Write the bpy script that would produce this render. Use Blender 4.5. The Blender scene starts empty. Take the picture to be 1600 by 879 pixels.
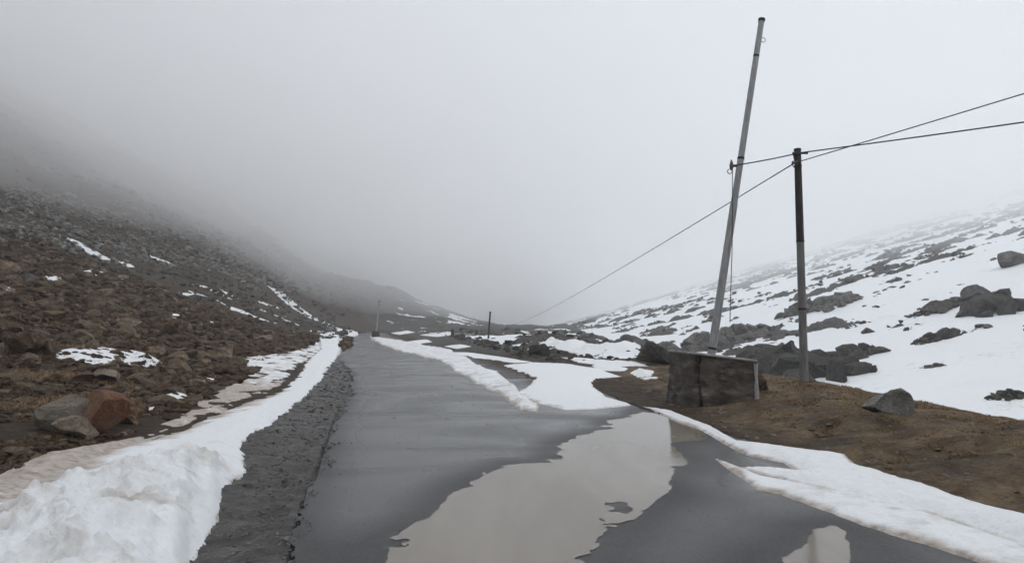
import bpy, math, random
import numpy as np
from mathutils import Vector, Matrix
from mathutils.geometry import delaunay_2d_cdt

# ------------------------------------------------------------------ camera, sky, sun, exposure
scene = bpy.context.scene
COL = scene.collection
FPX, HORIZON, CAM_Z = 1000.0, 525.0, 1.6           # focal length in photo pixels, horizon row, eye height
PITCH = math.atan((HORIZON - 439.5) / FPX)
cam_d = bpy.data.cameras.new('camera')
cam_d.sensor_width = 36.0
cam_d.lens = 36.0 * FPX / 1600.0
cam_d.clip_start, cam_d.clip_end = 0.05, 5000.0
cam = bpy.data.objects.new('camera', cam_d)
cam.location = (0, 0, CAM_Z)
cam.rotation_euler = (math.pi / 2 + PITCH, 0, 0)
COL.objects.link(cam)
scene.camera = cam

SUN_EL, SUN_AZ = math.radians(62), math.radians(150)   # azimuth clockwise from +y
world = bpy.data.worlds.new('World')
scene.world = world
world.use_nodes = True
wn, wl = world.node_tree.nodes, world.node_tree.links
wn.clear()
sky = wn.new('ShaderNodeTexSky')
sky.sky_type = 'NISHITA'
sky.sun_disc = False
sky.sun_elevation = SUN_EL
sky.sun_rotation = SUN_AZ
sky.air_density, sky.dust_density, sky.ozone_density = 1.0, 2.5, 1.0
hs = wn.new('ShaderNodeHueSaturation')               # overcast: the blue is filtered out by the cloud deck
hs.inputs['Saturation'].default_value = 0.36
bg = wn.new('ShaderNodeBackground')
bg.inputs['Strength'].default_value = 0.15
wo = wn.new('ShaderNodeOutputWorld')
wl.new(sky.outputs[0], hs.inputs['Color'])
wl.new(hs.outputs[0], bg.inputs['Color'])
wl.new(bg.outputs[0], wo.inputs['Surface'])

sun_d = bpy.data.lights.new('sun', 'SUN')
sun_d.energy = 0.5
sun_d.angle = math.radians(50)
sun_d.color = (1.0, 0.97, 0.93)
sun = bpy.data.objects.new('sun', sun_d)
sdir = Vector((math.sin(SUN_AZ) * math.cos(SUN_EL), math.cos(SUN_AZ) * math.cos(SUN_EL), math.sin(SUN_EL)))
sun.rotation_euler = sdir.to_track_quat('Z', 'Y').to_euler()
sun.location = (0, 0, 60)
COL.objects.link(sun)

vs = scene.view_settings
vs.view_transform = 'Standard'
vs.look = 'None'
vs.exposure = 1.11
vs.gamma = 1.0
vs.use_curve_mapping = False
cy = scene.cycles
cy.use_denoising = True
cy.max_bounces = 9
cy.diffuse_bounces = 3
cy.glossy_bounces = 2
cy.transmission_bounces = 2
cy.volume_bounces = 8
cy.use_adaptive_sampling = True
cy.adaptive_threshold = 0.02
HAZE, CLOUD = 0.0010, 0.0135

# ------------------------------------------------------------------ noise
_rs = np.random.RandomState(7)
_PERM = _rs.permutation(4096).astype(np.int64)
_GA = _rs.rand(4096) * 2 * np.pi
_GX, _GY = np.cos(_GA), np.sin(_GA)

def perlin(x, y, seed=0):
    x = np.asarray(x, float); y = np.asarray(y, float)
    xi, yi = np.floor(x).astype(np.int64), np.floor(y).astype(np.int64)
    xf, yf = x - xi, y - yi
    u = xf * xf * xf * (xf * (xf * 6 - 15) + 10)
    v = yf * yf * yf * (yf * (yf * 6 - 15) + 10)
    def g(ix, iy, dx, dy):
        h = _PERM[(_PERM[(ix + seed * 131) & 4095] + iy) & 4095]
        return _GX[h] * dx + _GY[h] * dy
    a = g(xi, yi, xf, yf); b = g(xi + 1, yi, xf - 1, yf)
    c = g(xi, yi + 1, xf, yf - 1); d = g(xi + 1, yi + 1, xf - 1, yf - 1)
    return ((a + u * (b - a)) * (1 - v) + (c + u * (d - c)) * v) * 1.4

def fbm(x, y, octaves=4, seed=0, gain=0.5):
    t = 0.0; a = 1.0; n = 0.0
    for k in range(octaves):
        t = t + a * perlin(x * 2 ** k + 17.3 * k, y * 2 ** k - 9.1 * k, seed + k)
        n += a; a *= gain
    return t / n

def sstep(a, b, x):
    t = np.clip((x - a) / (b - a), 0, 1)
    return t * t * (3 - 2 * t)

def softplus(x, w):
    return np.where(x > 20 * w, x, w * np.log1p(np.exp(np.clip(x / w, -40, 40))))

# ------------------------------------------------------------------ the lie of the land
LP_S = np.array([-60, 0, 2.0, 4.0, 6.5, 10, 15, 21, 28, 36, 50, 80, 200, 900.])
LP_Z = np.array([0, 0, .05, .18, .45, 1.15, 2.5, 4.3, 5.9, 7.0, 8.0, 9.0, 11, 12.])

def base_z(y):
    return 0.02 * softplus(y - 25.0, 4.0)

def left_edge(y):
    return -1.45 - 0.2 * np.minimum(y, 120) - 0.35 * np.maximum(y - 120, 0)

def right_rim(y):
    return 7.0 + 0.03 * y

def land(x, y, detail=True):
    """returns rock/soil height, snow-sheet height"""
    x = np.asarray(x, float); y = np.asarray(y, float)
    b = base_z(np.clip(y, -50, 260))
    s = left_edge(y) - x
    zl = np.interp(s, LP_S, LP_Z)
    # the mountain on the left; its foot swings in towards the road far ahead
    foot = 47.0 - 0.0009 * np.maximum(y - 110, 0) ** 2 * np.exp(-np.maximum(y - 110, 0) / 260.0)
    m = 0.5 * softplus(-x - foot, 7.0) + 0.10 * softplus(-x - 90, 16.0) * (1 - sstep(150, 300, y))
    m = m - softplus(m - 165, 20.0)
    # far spur closing the valley on the left
    spur = 9 * np.exp(-(((x + 42) / 26.0) ** 2 + ((y - 270) / 60.0) ** 2))
    # right: verge, rim, gully, snow slope
    rim = right_rim(y) + 0.5 * perlin(y / 4.0, x * 0 + 3.3, 4)
    verge = 0.30 * sstep(3.4, 6.2, x - 0.02 * y) * (1 - sstep(20, 34, y))
    verge = verge + 0.16 * np.exp(-(((x - 7.15) / 0.7) ** 2 + ((y - 15.8) / 0.8) ** 2))
    depth = 3.6 - 2.4 * sstep(45, 130, y)
    drop = -(depth + verge) * sstep(0, 8.5, x - rim)
    slope = 0.30 * softplus(x - 31 + 0.055 * np.clip(y, 0, 300), 6.0)
    slope = slope - softplus(slope - 100, 12.0)
    S = b + zl + m + spur + verge + drop + slope
    if not detail:
        return S, S
    r = np.hypot(x, y)
    wl = sstep(3.2, 7.0, s)
    wm = sstep(2.0, 25.0, m + spur)
    wr = sstep(0.5, 6.0, x - rim)
    wv = sstep(3.6, 5.0, x - 0.02 * y) * (1 - wr)
    n1 = fbm(x / 3.2, y / 3.2, 4, 11)
    n2 = fbm(x / 14.0, y / 14.0, 4, 23)
    n3 = fbm(x / 55.0, y / 55.0, 4, 37)
    D = wl * (0.40 * n1 * (1 - 0.4 * wm) + 0.9 * n2 * sstep(8, 25, s))
    D = D + wm * (5.5 * n3 + 1.8 * n2)
    D = D + wv * 0.17 * fbm(x / 1.1, y / 1.1, 4, 41)
    # middle ground right of the road, beyond the lay-by
    mid = sstep(34, 46, y) * sstep(3.0, 9.0, x - (left_edge(y) + 7.0)) * (1 - wr)
    D = D + mid * (0.9 * n2 + 0.35 * n1)
    S2 = S + wr * (0.5 * n3 * 2 + 0.35 * n2) + mid * 0.5 * n2
    # how far the rock stands above (+) or lies below (-) the snow sheet
    tex = fbm(x / 8.0, y / 6.5, 5, 53, 0.66) * 1.15 + 0.30 * perlin(x / 34.0, y / 34.0, 59)
    bias = np.full_like(S, 3.0)
    slope_b = -0.205 + 0.20 * sstep(70, 150, y) * (1 - sstep(25, 60, x)) * 0.6 \
        + 0.06 * sstep(8, 16, S) - 0.5 * (1 - sstep(10, 34, x - rim)) * (1 - sstep(55, 90, y))
    bias = bias * (1 - wr) + slope_b * wr
    bias = np.where(mid > 0.5, (-0.14) * (1 - wr) + slope_b * wr, bias)
    far_l = sstep(45, 70, y) * sstep(2, 5, s) * (1 - sstep(3, 8, m)) * (1 - sstep(190, 220, y))
    bias = np.where(far_l > 0.3, 0.29, bias)
    bias = bias + 0.38 * sstep(120, 160, y) * (1 - sstep(5, 25, x))
    hgt = (tex + bias)
    rock = np.where(hgt > 0, np.minimum(hgt * 2.4, 0.9), np.maximum(hgt * 3.0, -0.9))
    rock = np.where(hgt > 0, rock + np.minimum(hgt * 4, 1) * 0.35 * np.abs(fbm(x / 1.7, y / 1.7, 3, 67)), rock)
    on = np.where((wr > 0.02) | (mid > 0.5) | (far_l > 0.3), 1.0, 0.0)
    Rr = S2 + np.minimum(rock, 1.9) * np.maximum(wr, 0.55 * mid)
    Rr = np.where(far_l > 0.3, S + D + 0.3 * np.clip(rock, -0.9, 0.6), Rr)
    S2 = np.where(far_l > 0.3, S + D + 0.02, S2)
    R = np.where(on > 0, np.where(far_l > 0.3, Rr, Rr + D * (1 - wr)), S + D)
    S2 = np.where(on > 0, np.where(far_l > 0.3, S2, S2 + mid * 0 + D * (1 - wr) * 0.8), R - 1.0)
    return R, S2

def pix_ray(px, py):
    u, w = (px - 800.0) / FPX, -(py - 439.5) / FPX
    c, s = math.cos(PITCH), math.sin(PITCH)
    return np.array([u, c - s * w, s + c * w])

_T = np.exp(np.linspace(math.log(1.5), math.log(650), 2600))
def ground(px, py, zoff=0.0):
    """where the line of sight through a photo pixel meets the land"""
    d = pix_ray(px, py)
    X, Y, Z = d[0] * _T, d[1] * _T, CAM_Z + d[2] * _T
    H = land(X, Y, False)[0] + zoff
    k = np.argmax(Z < H)
    if not (Z < H).any():
        k = len(_T) - 1
    return np.array([X[k], Y[k], H[k]])

def at_depth(px, py, depth):
    d = pix_ray(px, py)
    t = depth / d[1]
    return np.array([d[0] * t, depth, CAM_Z + d[2] * t])

# ------------------------------------------------------------------ materials
def new_mat(name):
    m = bpy.data.materials.new(name)
    m.use_nodes = True
    nt = m.node_tree
    return m, nt.nodes, nt.links, nt.nodes['Principled BSDF']

def noise_node(n, l, scale, detail=5, rough=0.6, coord=None, dist=0.0):
    t = n.new('ShaderNodeTexNoise')
    t.inputs['Scale'].default_value = scale
    t.inputs['Detail'].default_value = detail
    t.inputs['Roughness'].default_value = rough
    t.inputs['Distortion'].default_value = dist
    if coord is not None:
        l.new(coord, t.inputs['Vector'])
    return t

def ramp(n, l, src, stops):
    r = n.new('ShaderNodeValToRGB')
    e = r.color_ramp.elements
    while len(e) < len(stops):
        e.new(0.5)
    for el, (p, c) in zip(e, stops):
        el.position = p
        el.color = (c[0], c[1], c[2], 1) if not isinstance(c, (int, float)) else (c, c, c, 1)
    l.new(src, r.inputs[0])
    return r

def mix(n, l, fac, a, b, mode='MIX'):
    m = n.new('ShaderNodeMix')
    m.data_type = 'RGBA'
    m.blend_type = mode
    for sock, v in ((m.inputs[0], fac), (m.inputs[6], a), (m.inputs[7], b)):
        if isinstance(v, (int, float)):
            sock.default_value = v
        elif isinstance(v, tuple):
            sock.default_value = (*v, 1)
        else:
            l.new(v, sock)
    return m.outputs[2]

def bump(n, l, bsdf, height, strength, dist, prev=None):
    b = n.new('ShaderNodeBump')
    b.inputs['Strength'].default_value = strength
    b.inputs['Distance'].default_value = dist
    l.new(height, b.inputs['Height'])
    if prev is not None:
        l.new(prev, b.inputs['Normal'])
    if bsdf is not None:
        l.new(b.outputs[0], bsdf.inputs['Normal'])
    return b.outputs[0]

def geo_pos(n):
    return n.new('ShaderNodeNewGeometry').outputs['Position']

def rock_material(name, dark, mid_, light, moss=None, scale=1.0, bump_s=0.6):
    m, n, l, b = new_mat(name)
    tc = n.new('ShaderNodeTexCoord').outputs['Object']
    oi = n.new('ShaderNodeObjectInfo')
    a = n.new('ShaderNodeVectorMath'); a.operation = 'ADD'
    l.new(tc, a.inputs[0]); l.new(oi.outputs['Location'], a.inputs[1])
    p = a.outputs[0]
    t1 = noise_node(n, l, 2.2 * scale, 8, 0.65, p, 0.4)
    c = ramp(n, l, t1.outputs[0], [(0.3, dark), (0.5, mid_), (0.72, light)]).outputs[0]
    t2 = noise_node(n, l, 14 * scale, 6, 0.7, p)
    c = mix(n, l, 0.55, c, ramp(n, l, t2.outputs[0], [(0.35, 0.45), (0.65, 1.3)]).outputs[0], 'MULTIPLY')
    if moss:
        g = n.new('ShaderNodeNewGeometry')
        sx = n.new('ShaderNodeSeparateXYZ'); l.new(g.outputs['Normal'], sx.inputs[0])
        t3 = noise_node(n, l, 3.1 * scale, 5, 0.6, p)
        mu = n.new('ShaderNodeMath'); mu.operation = 'MULTIPLY'
        l.new(sx.outputs[2], mu.inputs[0]); l.new(t3.outputs[0], mu.inputs[1])
        f = ramp(n, l, mu.outputs[0], [(0.30, 0.0), (0.48, 0.8)]).outputs[0]
        c = mix(n, l, f, c, moss)
    rv = ramp(n, l, oi.outputs['Random'], [(0, (.72, .70, .68)), (0.5, (1, 1, 1)), (1, (1.3, 1.22, 1.14))]).outputs[0]
    c = mix(n, l, 1.0, c, rv, 'MULTIPLY')
    l.new(c, b.inputs['Base Color'])
    b.inputs['Roughness'].default_value = 0.82
    b.inputs['Specular IOR Level'].default_value = 0.3
    n1 = bump(n, l, None, t1.outputs[0], bump_s, 0.22)
    bump(n, l, b, t2.outputs[0], bump_s, 0.045, n1)
    return m

M = {}
M['rock_brown'] = rock_material('rock_brown', (.012, .007, .004), (.085, .052, .030), (.28, .20, .138), (.050, .028, .012))
M['rock_tan'] = rock_material('rock_tan', (.04, .028, .02), (.145, .108, .076), (.30, .24, .18), (.075, .055, .024))
M['rock_pale'] = rock_material('rock_pale', (.10, .085, .068), (.20, .172, .138), (.30, .262, .215), None)
M['rock_rust'] = rock_material('rock_rust', (.22, .088, .045), (.23, .115, .066), (.25, .19, .145), None, 0.5)
M['rock_grey'] = rock_material('rock_grey', (.04, .04, .039), (.10, .10, .097), (.22, .22, .21), None, 0.9, 0.9)
M['rock_dark'] = rock_material('rock_dark', (.018, .017, .016), (.055, .053, .049), (.13, .127, .118), (.045, .040, .026), 0.9, 0.9)
M['rock_scree'] = rock_material('rock_scree', (.09, .092, .088), (.19, .195, .19), (.32, .325, .32), None, 0.6)

# land: soil / turf / rock, by zone attribute and noise
def land_material():
    m, n, l, b = new_mat('hillside_ground')
    p = geo_pos(n)
    at = n.new('ShaderNodeAttribute'); at.attribute_name = 'zone'
    sp = n.new('ShaderNodeSeparateColor'); l.new(at.outputs['Color'], sp.inputs[0])
    t1 = noise_node(n, l, 0.35, 9, 0.68, p, 0.5)
    t5 = noise_node(n, l, 0.9, 6, 0.6, p, 0.4)
    t2 = noise_node(n, l, 2.6, 8, 0.7, p, 0.3)
    t3 = noise_node(n, l, 18.0, 6, 0.7, p)
    soil = ramp(n, l, t2.outputs[0], [(0.30, (.006, .0033, .0018)), (0.46, (.024, .012, .006)), (0.6, (.070, .039, .020)), (0.76, (.18, .122, .078))]).outputs[0]
    turf = ramp(n, l, t1.outputs[0], [(0.36, (.022, .016, .009)), (0.5, (.052, .040, .019)), (0.66, (.075, .053, .030))]).outputs[0]
    rock = ramp(n, l, t2.outputs[0], [(0.3, (.028, .027, .025)), (0.5, (.070, .068, .063)), (0.72, (.14, .138, .13))]).outputs[0]
    grav = ramp(n, l, t2.outputs[0], [(0.3, (.036, .033, .030)), (0.5, (.085, .079, .072)), (0.72, (.18, .168, .154))]).outputs[0]
    verge = ramp(n, l, t2.outputs[0], [(0.28, (.055, .036, .020)), (0.48, (.165, .110, .058)), (0.7, (.27, .195, .115))]).outputs[0]
    c = mix(n, l, ramp(n, l, t1.outputs[0], [(0.42, 0.0), (0.6, 1.0)]).outputs[0], soil, turf)
    c = mix(n, l, sp.outputs[2], c, rock)
    verge = mix(n, l, 1.0, verge, ramp(n, l, t5.outputs[0], [(0.36, (.42, .43, .46)), (0.58, (1, 1, 1))]).outputs[0], 'MULTIPLY')
    c = mix(n, l, sp.outputs[1], c, verge)
    c = mix(n, l, sp.outputs[0], c, grav)
    c = mix(n, l, 0.6, c, ramp(n, l, t3.outputs[0], [(0.32, 0.4), (0.68, 1.5)]).outputs[0], 'MULTIPLY')
    l.new(c, b.inputs['Base Color'])
    rr_ = n.new('ShaderNodeMath'); rr_.operation = 'MULTIPLY_ADD'
    l.new(sp.outputs[0], rr_.inputs[0]); rr_.inputs[1].default_value = -0.38; rr_.inputs[2].default_value = 0.82
    l.new(rr_.outputs[0], b.inputs['Roughness'])
    b.inputs['Specular IOR Level'].default_value = 0.3
    n1 = bump(n, l, None, t2.outputs[0], 0.8, 0.25)
    bump(n, l, b, t3.outputs[0], 0.7, 0.05, n1)
    return m
M['land'] = land_material()

def snow_material(name, dirt_amount):
    m, n, l, b = new_mat(name)
    p = geo_pos(n)
    at = n.new('ShaderNodeAttribute'); at.attribute_name = 'dirt'
    t1 = noise_node(n, l, 1.6, 7, 0.65, p, 0.6)
    t2 = noise_node(n, l, 9.0, 7, 0.65, p)
    t3 = noise_node(n, l, 55.0, 4, 0.6, p)
    ad = n.new('ShaderNodeMath'); ad.operation = 'MULTIPLY_ADD'
    l.new(at.outputs['Fac'], ad.inputs[0]); ad.inputs[1].default_value = 1.0
    l.new(ramp(n, l, t1.outputs[0], [(0.3, -0.0), (0.7, 0.5)]).outputs[0], ad.inputs[2])
    f = ramp(n, l, ad.outputs[0], [(0.45, 0.0), (1.3 / 1.5, 1.0)]).outputs[0]
    dirty = ramp(n, l, t2.outputs[0], [(0.3, (.22, .175, .145)), (0.5, (.45, .395, .345)), (0.7, (.60, .55, .50))]).outputs[0]
    clean = ramp(n, l, t2.outputs[0], [(0.3, (.80, .83, .85)), (0.7, (.90, .915, .92))]).outputs[0]
    fm = n.new('ShaderNodeMath'); fm.operation = 'MULTIPLY'
    l.new(f, fm.inputs[0]); fm.inputs[1].default_value = dirt_amount
    c = mix(n, l, fm.outputs[0], clean, dirty)
    t6 = noise_node(n, l, 26.0, 5, 0.7, p)
    c = mix(n, l, ramp(n, l, t6.outputs[0], [(0.60, 0.0), (0.72, 0.55)]).outputs[0], c, (.30, .265, .23))
    l.new(c, b.inputs['Base Color'])
    b.inputs['Roughness'].default_value = 0.55
    b.inputs['Specular IOR Level'].default_value = 0.25
    n1 = bump(n, l, None, t2.outputs[0], 0.5, 0.08)
    bump(n, l, b, t3.outputs[0], 0.5, 0.015, n1)
    return m
M['snow'] = snow_material('snow', 1.0)

def asphalt_material():
    m, n, l, b = new_mat('wet_asphalt')
    p = geo_pos(n)
    t1 = noise_node(n, l, 0.55, 7, 0.6, p, 0.4)
    mp = n.new('ShaderNodeMapping'); mp.inputs['Scale'].default_value = (0.6, 1.0, 1.0)
    mp.inputs['Rotation'].default_value = (0, 0, math.radians(-12))
    l.new(p, mp.inputs[0])
    t4 = noise_node(n, l, 0.30, 2, 0.5, mp.outputs[0], 0.5)
    t2 = noise_node(n, l, 5.0, 8, 0.7, p)
    vo = n.new('ShaderNodeTexVoronoi'); vo.inputs['Scale'].default_value = 55.0
    l.new(p, vo.inputs['Vector'])
    c = ramp(n, l, t1.outputs[0], [(0.3, (.028, .028, .028)), (0.7, (.046, .046, .046))]).outputs[0]
    c = mix(n, l, 0.4, c, ramp(n, l, t2.outputs[0], [(0.3, 0.6), (0.7, 1.3)]).outputs[0], 'MULTIPLY')
    c = mix(n, l, 0.7, c, ramp(n, l, vo.outputs['Color'], [(0, 0.45), (1, 1.7)]).outputs[0], 'MULTIPLY')
    l.new(c, b.inputs['Base Color'])
    at = n.new('ShaderNodeAttribute'); at.attribute_name = 'damp'
    rgh = ramp(n, l, t4.outputs[0], [(0.36, 0.34), (0.50, 0.20), (0.64, 0.30)]).outputs[0]
    ma_ = n.new('ShaderNodeMath'); ma_.operation = 'MULTIPLY_ADD'
    l.new(at.outputs['Fac'], ma_.inputs[0]); ma_.inputs[1].default_value = 0.30; l.new(rgh, ma_.inputs[2])
    l.new(ma_.outputs[0], b.inputs['Roughness'])
    b.inputs['Specular IOR Level'].default_value = 0.45
    n1 = bump(n, l, None, t2.outputs[0], 0.015, 0.01)
    bump(n, l, b, vo.outputs['Distance'], 0.12, 0.003, n1)
    return m
M['asphalt'] = asphalt_material()

def puddle_material():
    m, n, l, b = new_mat('muddy_water')
    p = geo_pos(n)
    mp = n.new('ShaderNodeMapping'); mp.inputs['Scale'].default_value = (1.0, 0.25, 1.0)
    mp.inputs['Rotation'].default_value = (0, 0, math.radians(-14))
    l.new(p, mp.inputs[0])
    t1 = noise_node(n, l, 1.1, 5, 0.55, mp.outputs[0], 0.3)
    t2 = noise_node(n, l, 7.0, 5, 0.6, p)
    c = ramp(n, l, t1.outputs[0], [(0.3, (.190, .168, .138)), (0.55, (.235, .210, .176)), (0.75, (.275, .25, .215))]).outputs[0]
    l.new(c, b.inputs['Base Color'])
    b.inputs['Roughness'].default_value = 0.10
    b.inputs['IOR'].default_value = 1.33
    bump(n, l, b, t2.outputs[0], 0.03, 0.01)
    return m
M['puddle'] = puddle_material()

def simple(name, col, rough=0.6, metal=0.0, var=0.3, scale=8.0, bump_s=0.2, stretch=None, col2=None):
    m, n, l, b = new_mat(name)
    p = n.new('ShaderNodeTexCoord').outputs['Object']
    if stretch:
        mp = n.new('ShaderNodeMapping'); mp.inputs['Scale'].default_value = stretch
        l.new(p, mp.inputs[0]); p = mp.outputs[0]
    t = noise_node(n, l, scale, 7, 0.65, p, 0.3)
    c2 = col2 or tuple(v * (1 + var) for v in col)
    c = ramp(n, l, t.outputs[0], [(0.32, tuple(v * (1 - var) for v in col)), (0.5, col), (0.7, c2)]).outputs[0]
    l.new(c, b.inputs['Base Color'])
    b.inputs['Roughness'].default_value = rough
    b.inputs['Metallic'].default_value = metal
    bump(n, l, b, t.outputs[0], bump_s, 0.02)
    return m
M['galvanised'] = simple('galvanised_steel', (.33, .34, .345), 0.5, 0.35, 0.25, 5, 0.05, (3, 3, .5))
M['pole_dark'] = simple('weathered_dark_wood', (.040, .032, .030), 0.7, 0, 0.4, 9, 0.3, (4, 4, .4))
M['pole_grey'] = simple('weathered_grey_paint', (.17, .17, .172), 0.65, 0, 0.35, 7, 0.2, (4, 4, .4))
M['iron'] = simple('dark_iron', (.03, .029, .028), 0.6, 0.3, 0.3)
M['wire'] = simple('wire', (.05, .05, .052), 0.6, 0.2, 0.1)
M['porcelain'] = simple('insulator_porcelain', (.10, .085, .08), 0.3, 0, 0.2)
M['concrete'] = simple('weathered_concrete', (.070, .056, .047), 0.85, 0, 0.6, 2.6, 0.8, (1, 1, 2.4), (.165, .145, .128))
M['concrete_pale'] = simple('pale_concrete', (.33, .325, .31), 0.85, 0, 0.3, 5, 0.4)
M['grass'] = simple('dry_grass', (.22, .145, .075), 0.85, 0, 0.4, 0.9, 0.0)
M['far_post'] = simple('post_paint', (.028, .026, .025), 0.7, 0, 0.3)

# ------------------------------------------------------------------ object helpers
def link(o, parent=None):
    COL.objects.link(o)
    if parent is not None:
        o.parent = parent
    return o

def tag(o, label=None, cat=None, group=None, kind=None):
    if label: o['label'] = label
    if cat: o['category'] = cat
    if group: o['group'] = group
    if kind: o['kind'] = kind
    return o

def mesh_np(name, verts, faces, mat, smooth=True, attrs=None, parent=None):
    """verts (n,3); faces (m,3) or (m,4) arrays"""
    me = bpy.data.meshes.new(name)
    verts = np.ascontiguousarray(verts, np.float32)
    faces = np.ascontiguousarray(faces, np.int32)
    k = faces.shape[1]
    me.vertices.add(len(verts)); me.vertices.foreach_set('co', verts.ravel())
    me.loops.add(faces.size); me.loops.foreach_set('vertex_index', faces.ravel())
    me.polygons.add(len(faces))
    me.polygons.foreach_set('loop_start', np.arange(0, faces.size, k, dtype=np.int32))
    me.polygons.foreach_set('use_smooth', np.full(len(faces), smooth, bool))
    me.update(calc_edges=True)
    me.validate()
    for an, (typ, arr) in (attrs or {}).items():
        at = me.attributes.new(an, typ, 'POINT')
        at.data.foreach_set('color' if typ == 'FLOAT_COLOR' else 'value', np.ascontiguousarray(arr, np.float32).ravel())
    me.materials.append(mat)
    return link(bpy.data.objects.new(name, me), parent)

def grid_faces(nr, nc, keep=None, wrap=False):
    i = np.arange(nr - 1)[:, None]; j = np.arange(nc if wrap else nc - 1)[None, :]
    j2 = (j + 1) % nc
    f = np.stack([np.broadcast_to(i * nc + j, (nr - 1, j.shape[1])), np.broadcast_to(i * nc + j2, (nr - 1, j.shape[1])),
                  np.broadcast_to((i + 1) * nc + j2, (nr - 1, j.shape[1])), np.broadcast_to((i + 1) * nc + j, (nr - 1, j.shape[1]))], -1).reshape(-1, 4)
    if keep is not None:
        f = f[keep[f].any(1)]
    return f[:, ::-1]

def compact(verts, faces, *extra):
    used = np.unique(faces)
    mp = np.full(len(verts), -1); mp[used] = np.arange(len(used))
    return (verts[used], mp[faces]) + tuple(e[used] for e in extra)

class MB:
    """collects simple solids into one mesh"""
    def __init__(self): self.v, self.f = [], []
    def add(self, vs_, fs_):
        o = len(self.v); self.v += [tuple(q) for q in vs_]; self.f += [tuple(i + o for i in f) for f in fs_]; return self
    def tube(self, pts, rad, sides=10, caps=True):
        pts = [Vector(p) for p in pts]
        rads = rad if isinstance(rad, (list, tuple)) else [rad] * len(pts)
        vs_, fs_ = [], []
        up = None
        for i, p in enumerate(pts):
            d = (pts[min(i + 1, len(pts) - 1)] - pts[max(i - 1, 0)]).normalized()
            if up is None:
                up = Vector((0, 0, 1)) if abs(d.z) < 0.9 else Vector((1, 0, 0))
            a = d.cross(up).normalized(); b_ = a.cross(d).normalized(); up = b_
            for k in range(sides):
                t = 2 * math.pi * k / sides
                vs_.append(p + (a * math.cos(t) + b_ * math.sin(t)) * rads[i])
        for i in range(len(pts) - 1):
            for k in range(sides):
                k2 = (k + 1) % sides
                fs_.append((i * sides + k, i * sides + k2, (i + 1) * sides + k2, (i + 1) * sides + k))
        if caps:
            fs_.append(tuple(range(sides))[::-1]); fs_.append(tuple(range((len(pts) - 1) * sides, len(pts) * sides)))
        return self.add(vs_, fs_)
    def box(self, c, half, mat3=None):
        c = Vector(c); vs_ = []
        for sx in (-1, 1):
            for sy in (-1, 1):
                for sz in (-1, 1):
                    q = Vector((sx * half[0], sy * half[1], sz * half[2]))
                    vs_.append(c + (mat3 @ q if mat3 else q))
        return self.add(vs_, [(0, 1, 3, 2), (4, 6, 7, 5), (0, 4, 5, 1), (2, 3, 7, 6), (0, 2, 6, 4), (1, 5, 7, 3)])
    def build(self, name, mat, parent=None, smooth=True, angle=40):
        me = bpy.data.meshes.new(name)
        me.from_pydata(self.v, [], self.f)
        me.polygons.foreach_set('use_smooth', [smooth] * len(me.polygons))
        if smooth: me.set_sharp_from_angle(angle=math.radians(angle))
        me.materials.append(mat)
        return link(bpy.data.objects.new(name, me), parent)

def empty(name, loc, parent=None):
    o = bpy.data.objects.new(name, None)
    o.location = loc; o.empty_display_size = 0.2
    return link(o, parent)

# ------------------------------------------------------------------ the hillside sheet
ang_f = np.linspace(math.radians(-58), math.radians(58), 760)
ang_b = np.linspace(math.radians(58), math.radians(302), 62)[1:-1]
ANG = np.concatenate([ang_f, ang_b])
RAD = np.concatenate([[0.02, 0.6, 1.2], np.exp(np.linspace(math.log(1.8), math.log(780), 560))])
GX = RAD[:, None] * np.sin(ANG)[None, :]
GY = RAD[:, None] * np.cos(ANG)[None, :]

ROAD_PX_L = [(452, 879), (470, 800), (500, 720), (522, 660), (545, 610), (548, 585), (532, 560), (526, 545), (530, 532), (545, 526)]
ROAD_PX_R = [(600, 527), (690, 553), (765, 590), (830, 590), (845, 600), (925, 606), (1010, 640), (1120, 672), (1240, 715), (1420, 770), (1600, 830)]
def px_line(pts): return np.array([ground(a, b)[:2] for a, b in pts])
rl, rr = px_line(ROAD_PX_L), px_line(ROAD_PX_R)
far_l, far_r = rl[-1], rr[0]
road_poly = np.vstack([[(-1.0, -12.0)], [(-1.15, 0.0)], rl,
                       [far_l + (-12, 34)], [far_l + (-44, 70)], [far_l + (-39, 72)], [far_r + (-8, 34)], rr, [(4.6, 2.0)], [(4.6, -12.0)]])

def seg_dist(P, A, B):
    ab = B - A
    t = np.clip(((P - A) @ ab) / max(ab @ ab, 1e-12), 0, 1)
    return np.hypot(P[:, 0] - A[0] - t * ab[0], P[:, 1] - A[1] - t * ab[1])

def inside(P, poly):
    r = np.zeros(len(P), bool)
    x, y = P[:, 0], P[:, 1]
    for i in range(len(poly)):
        x1, y1 = poly[i]; x2, y2 = poly[i - 1]
        c = (y1 > y) != (y2 > y)
        if y1 != y2:
            r ^= c & (x < (x2 - x1) * (y - y1) / (y2 - y1) + x1)
    return r

def sdist(P, poly):
    d = np.full(len(P), 1e9)
    for i in range(len(poly)):
        d = np.minimum(d, seg_dist(P, poly[i - 1], poly[i]))
    return np.where(inside(P, poly), d, -d)

R0, S0 = land(GX, GY)
P = np.stack([GX.ravel(), GY.ravel()], 1)
near = (np.abs(P[:, 0]) < 60) & (P[:, 1] > -15) & (P[:, 1] < 200)
sd = np.full(len(P), -50.0)
sd[near] = sdist(P[near], road_poly)
sd = sd.reshape(GX.shape)
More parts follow.
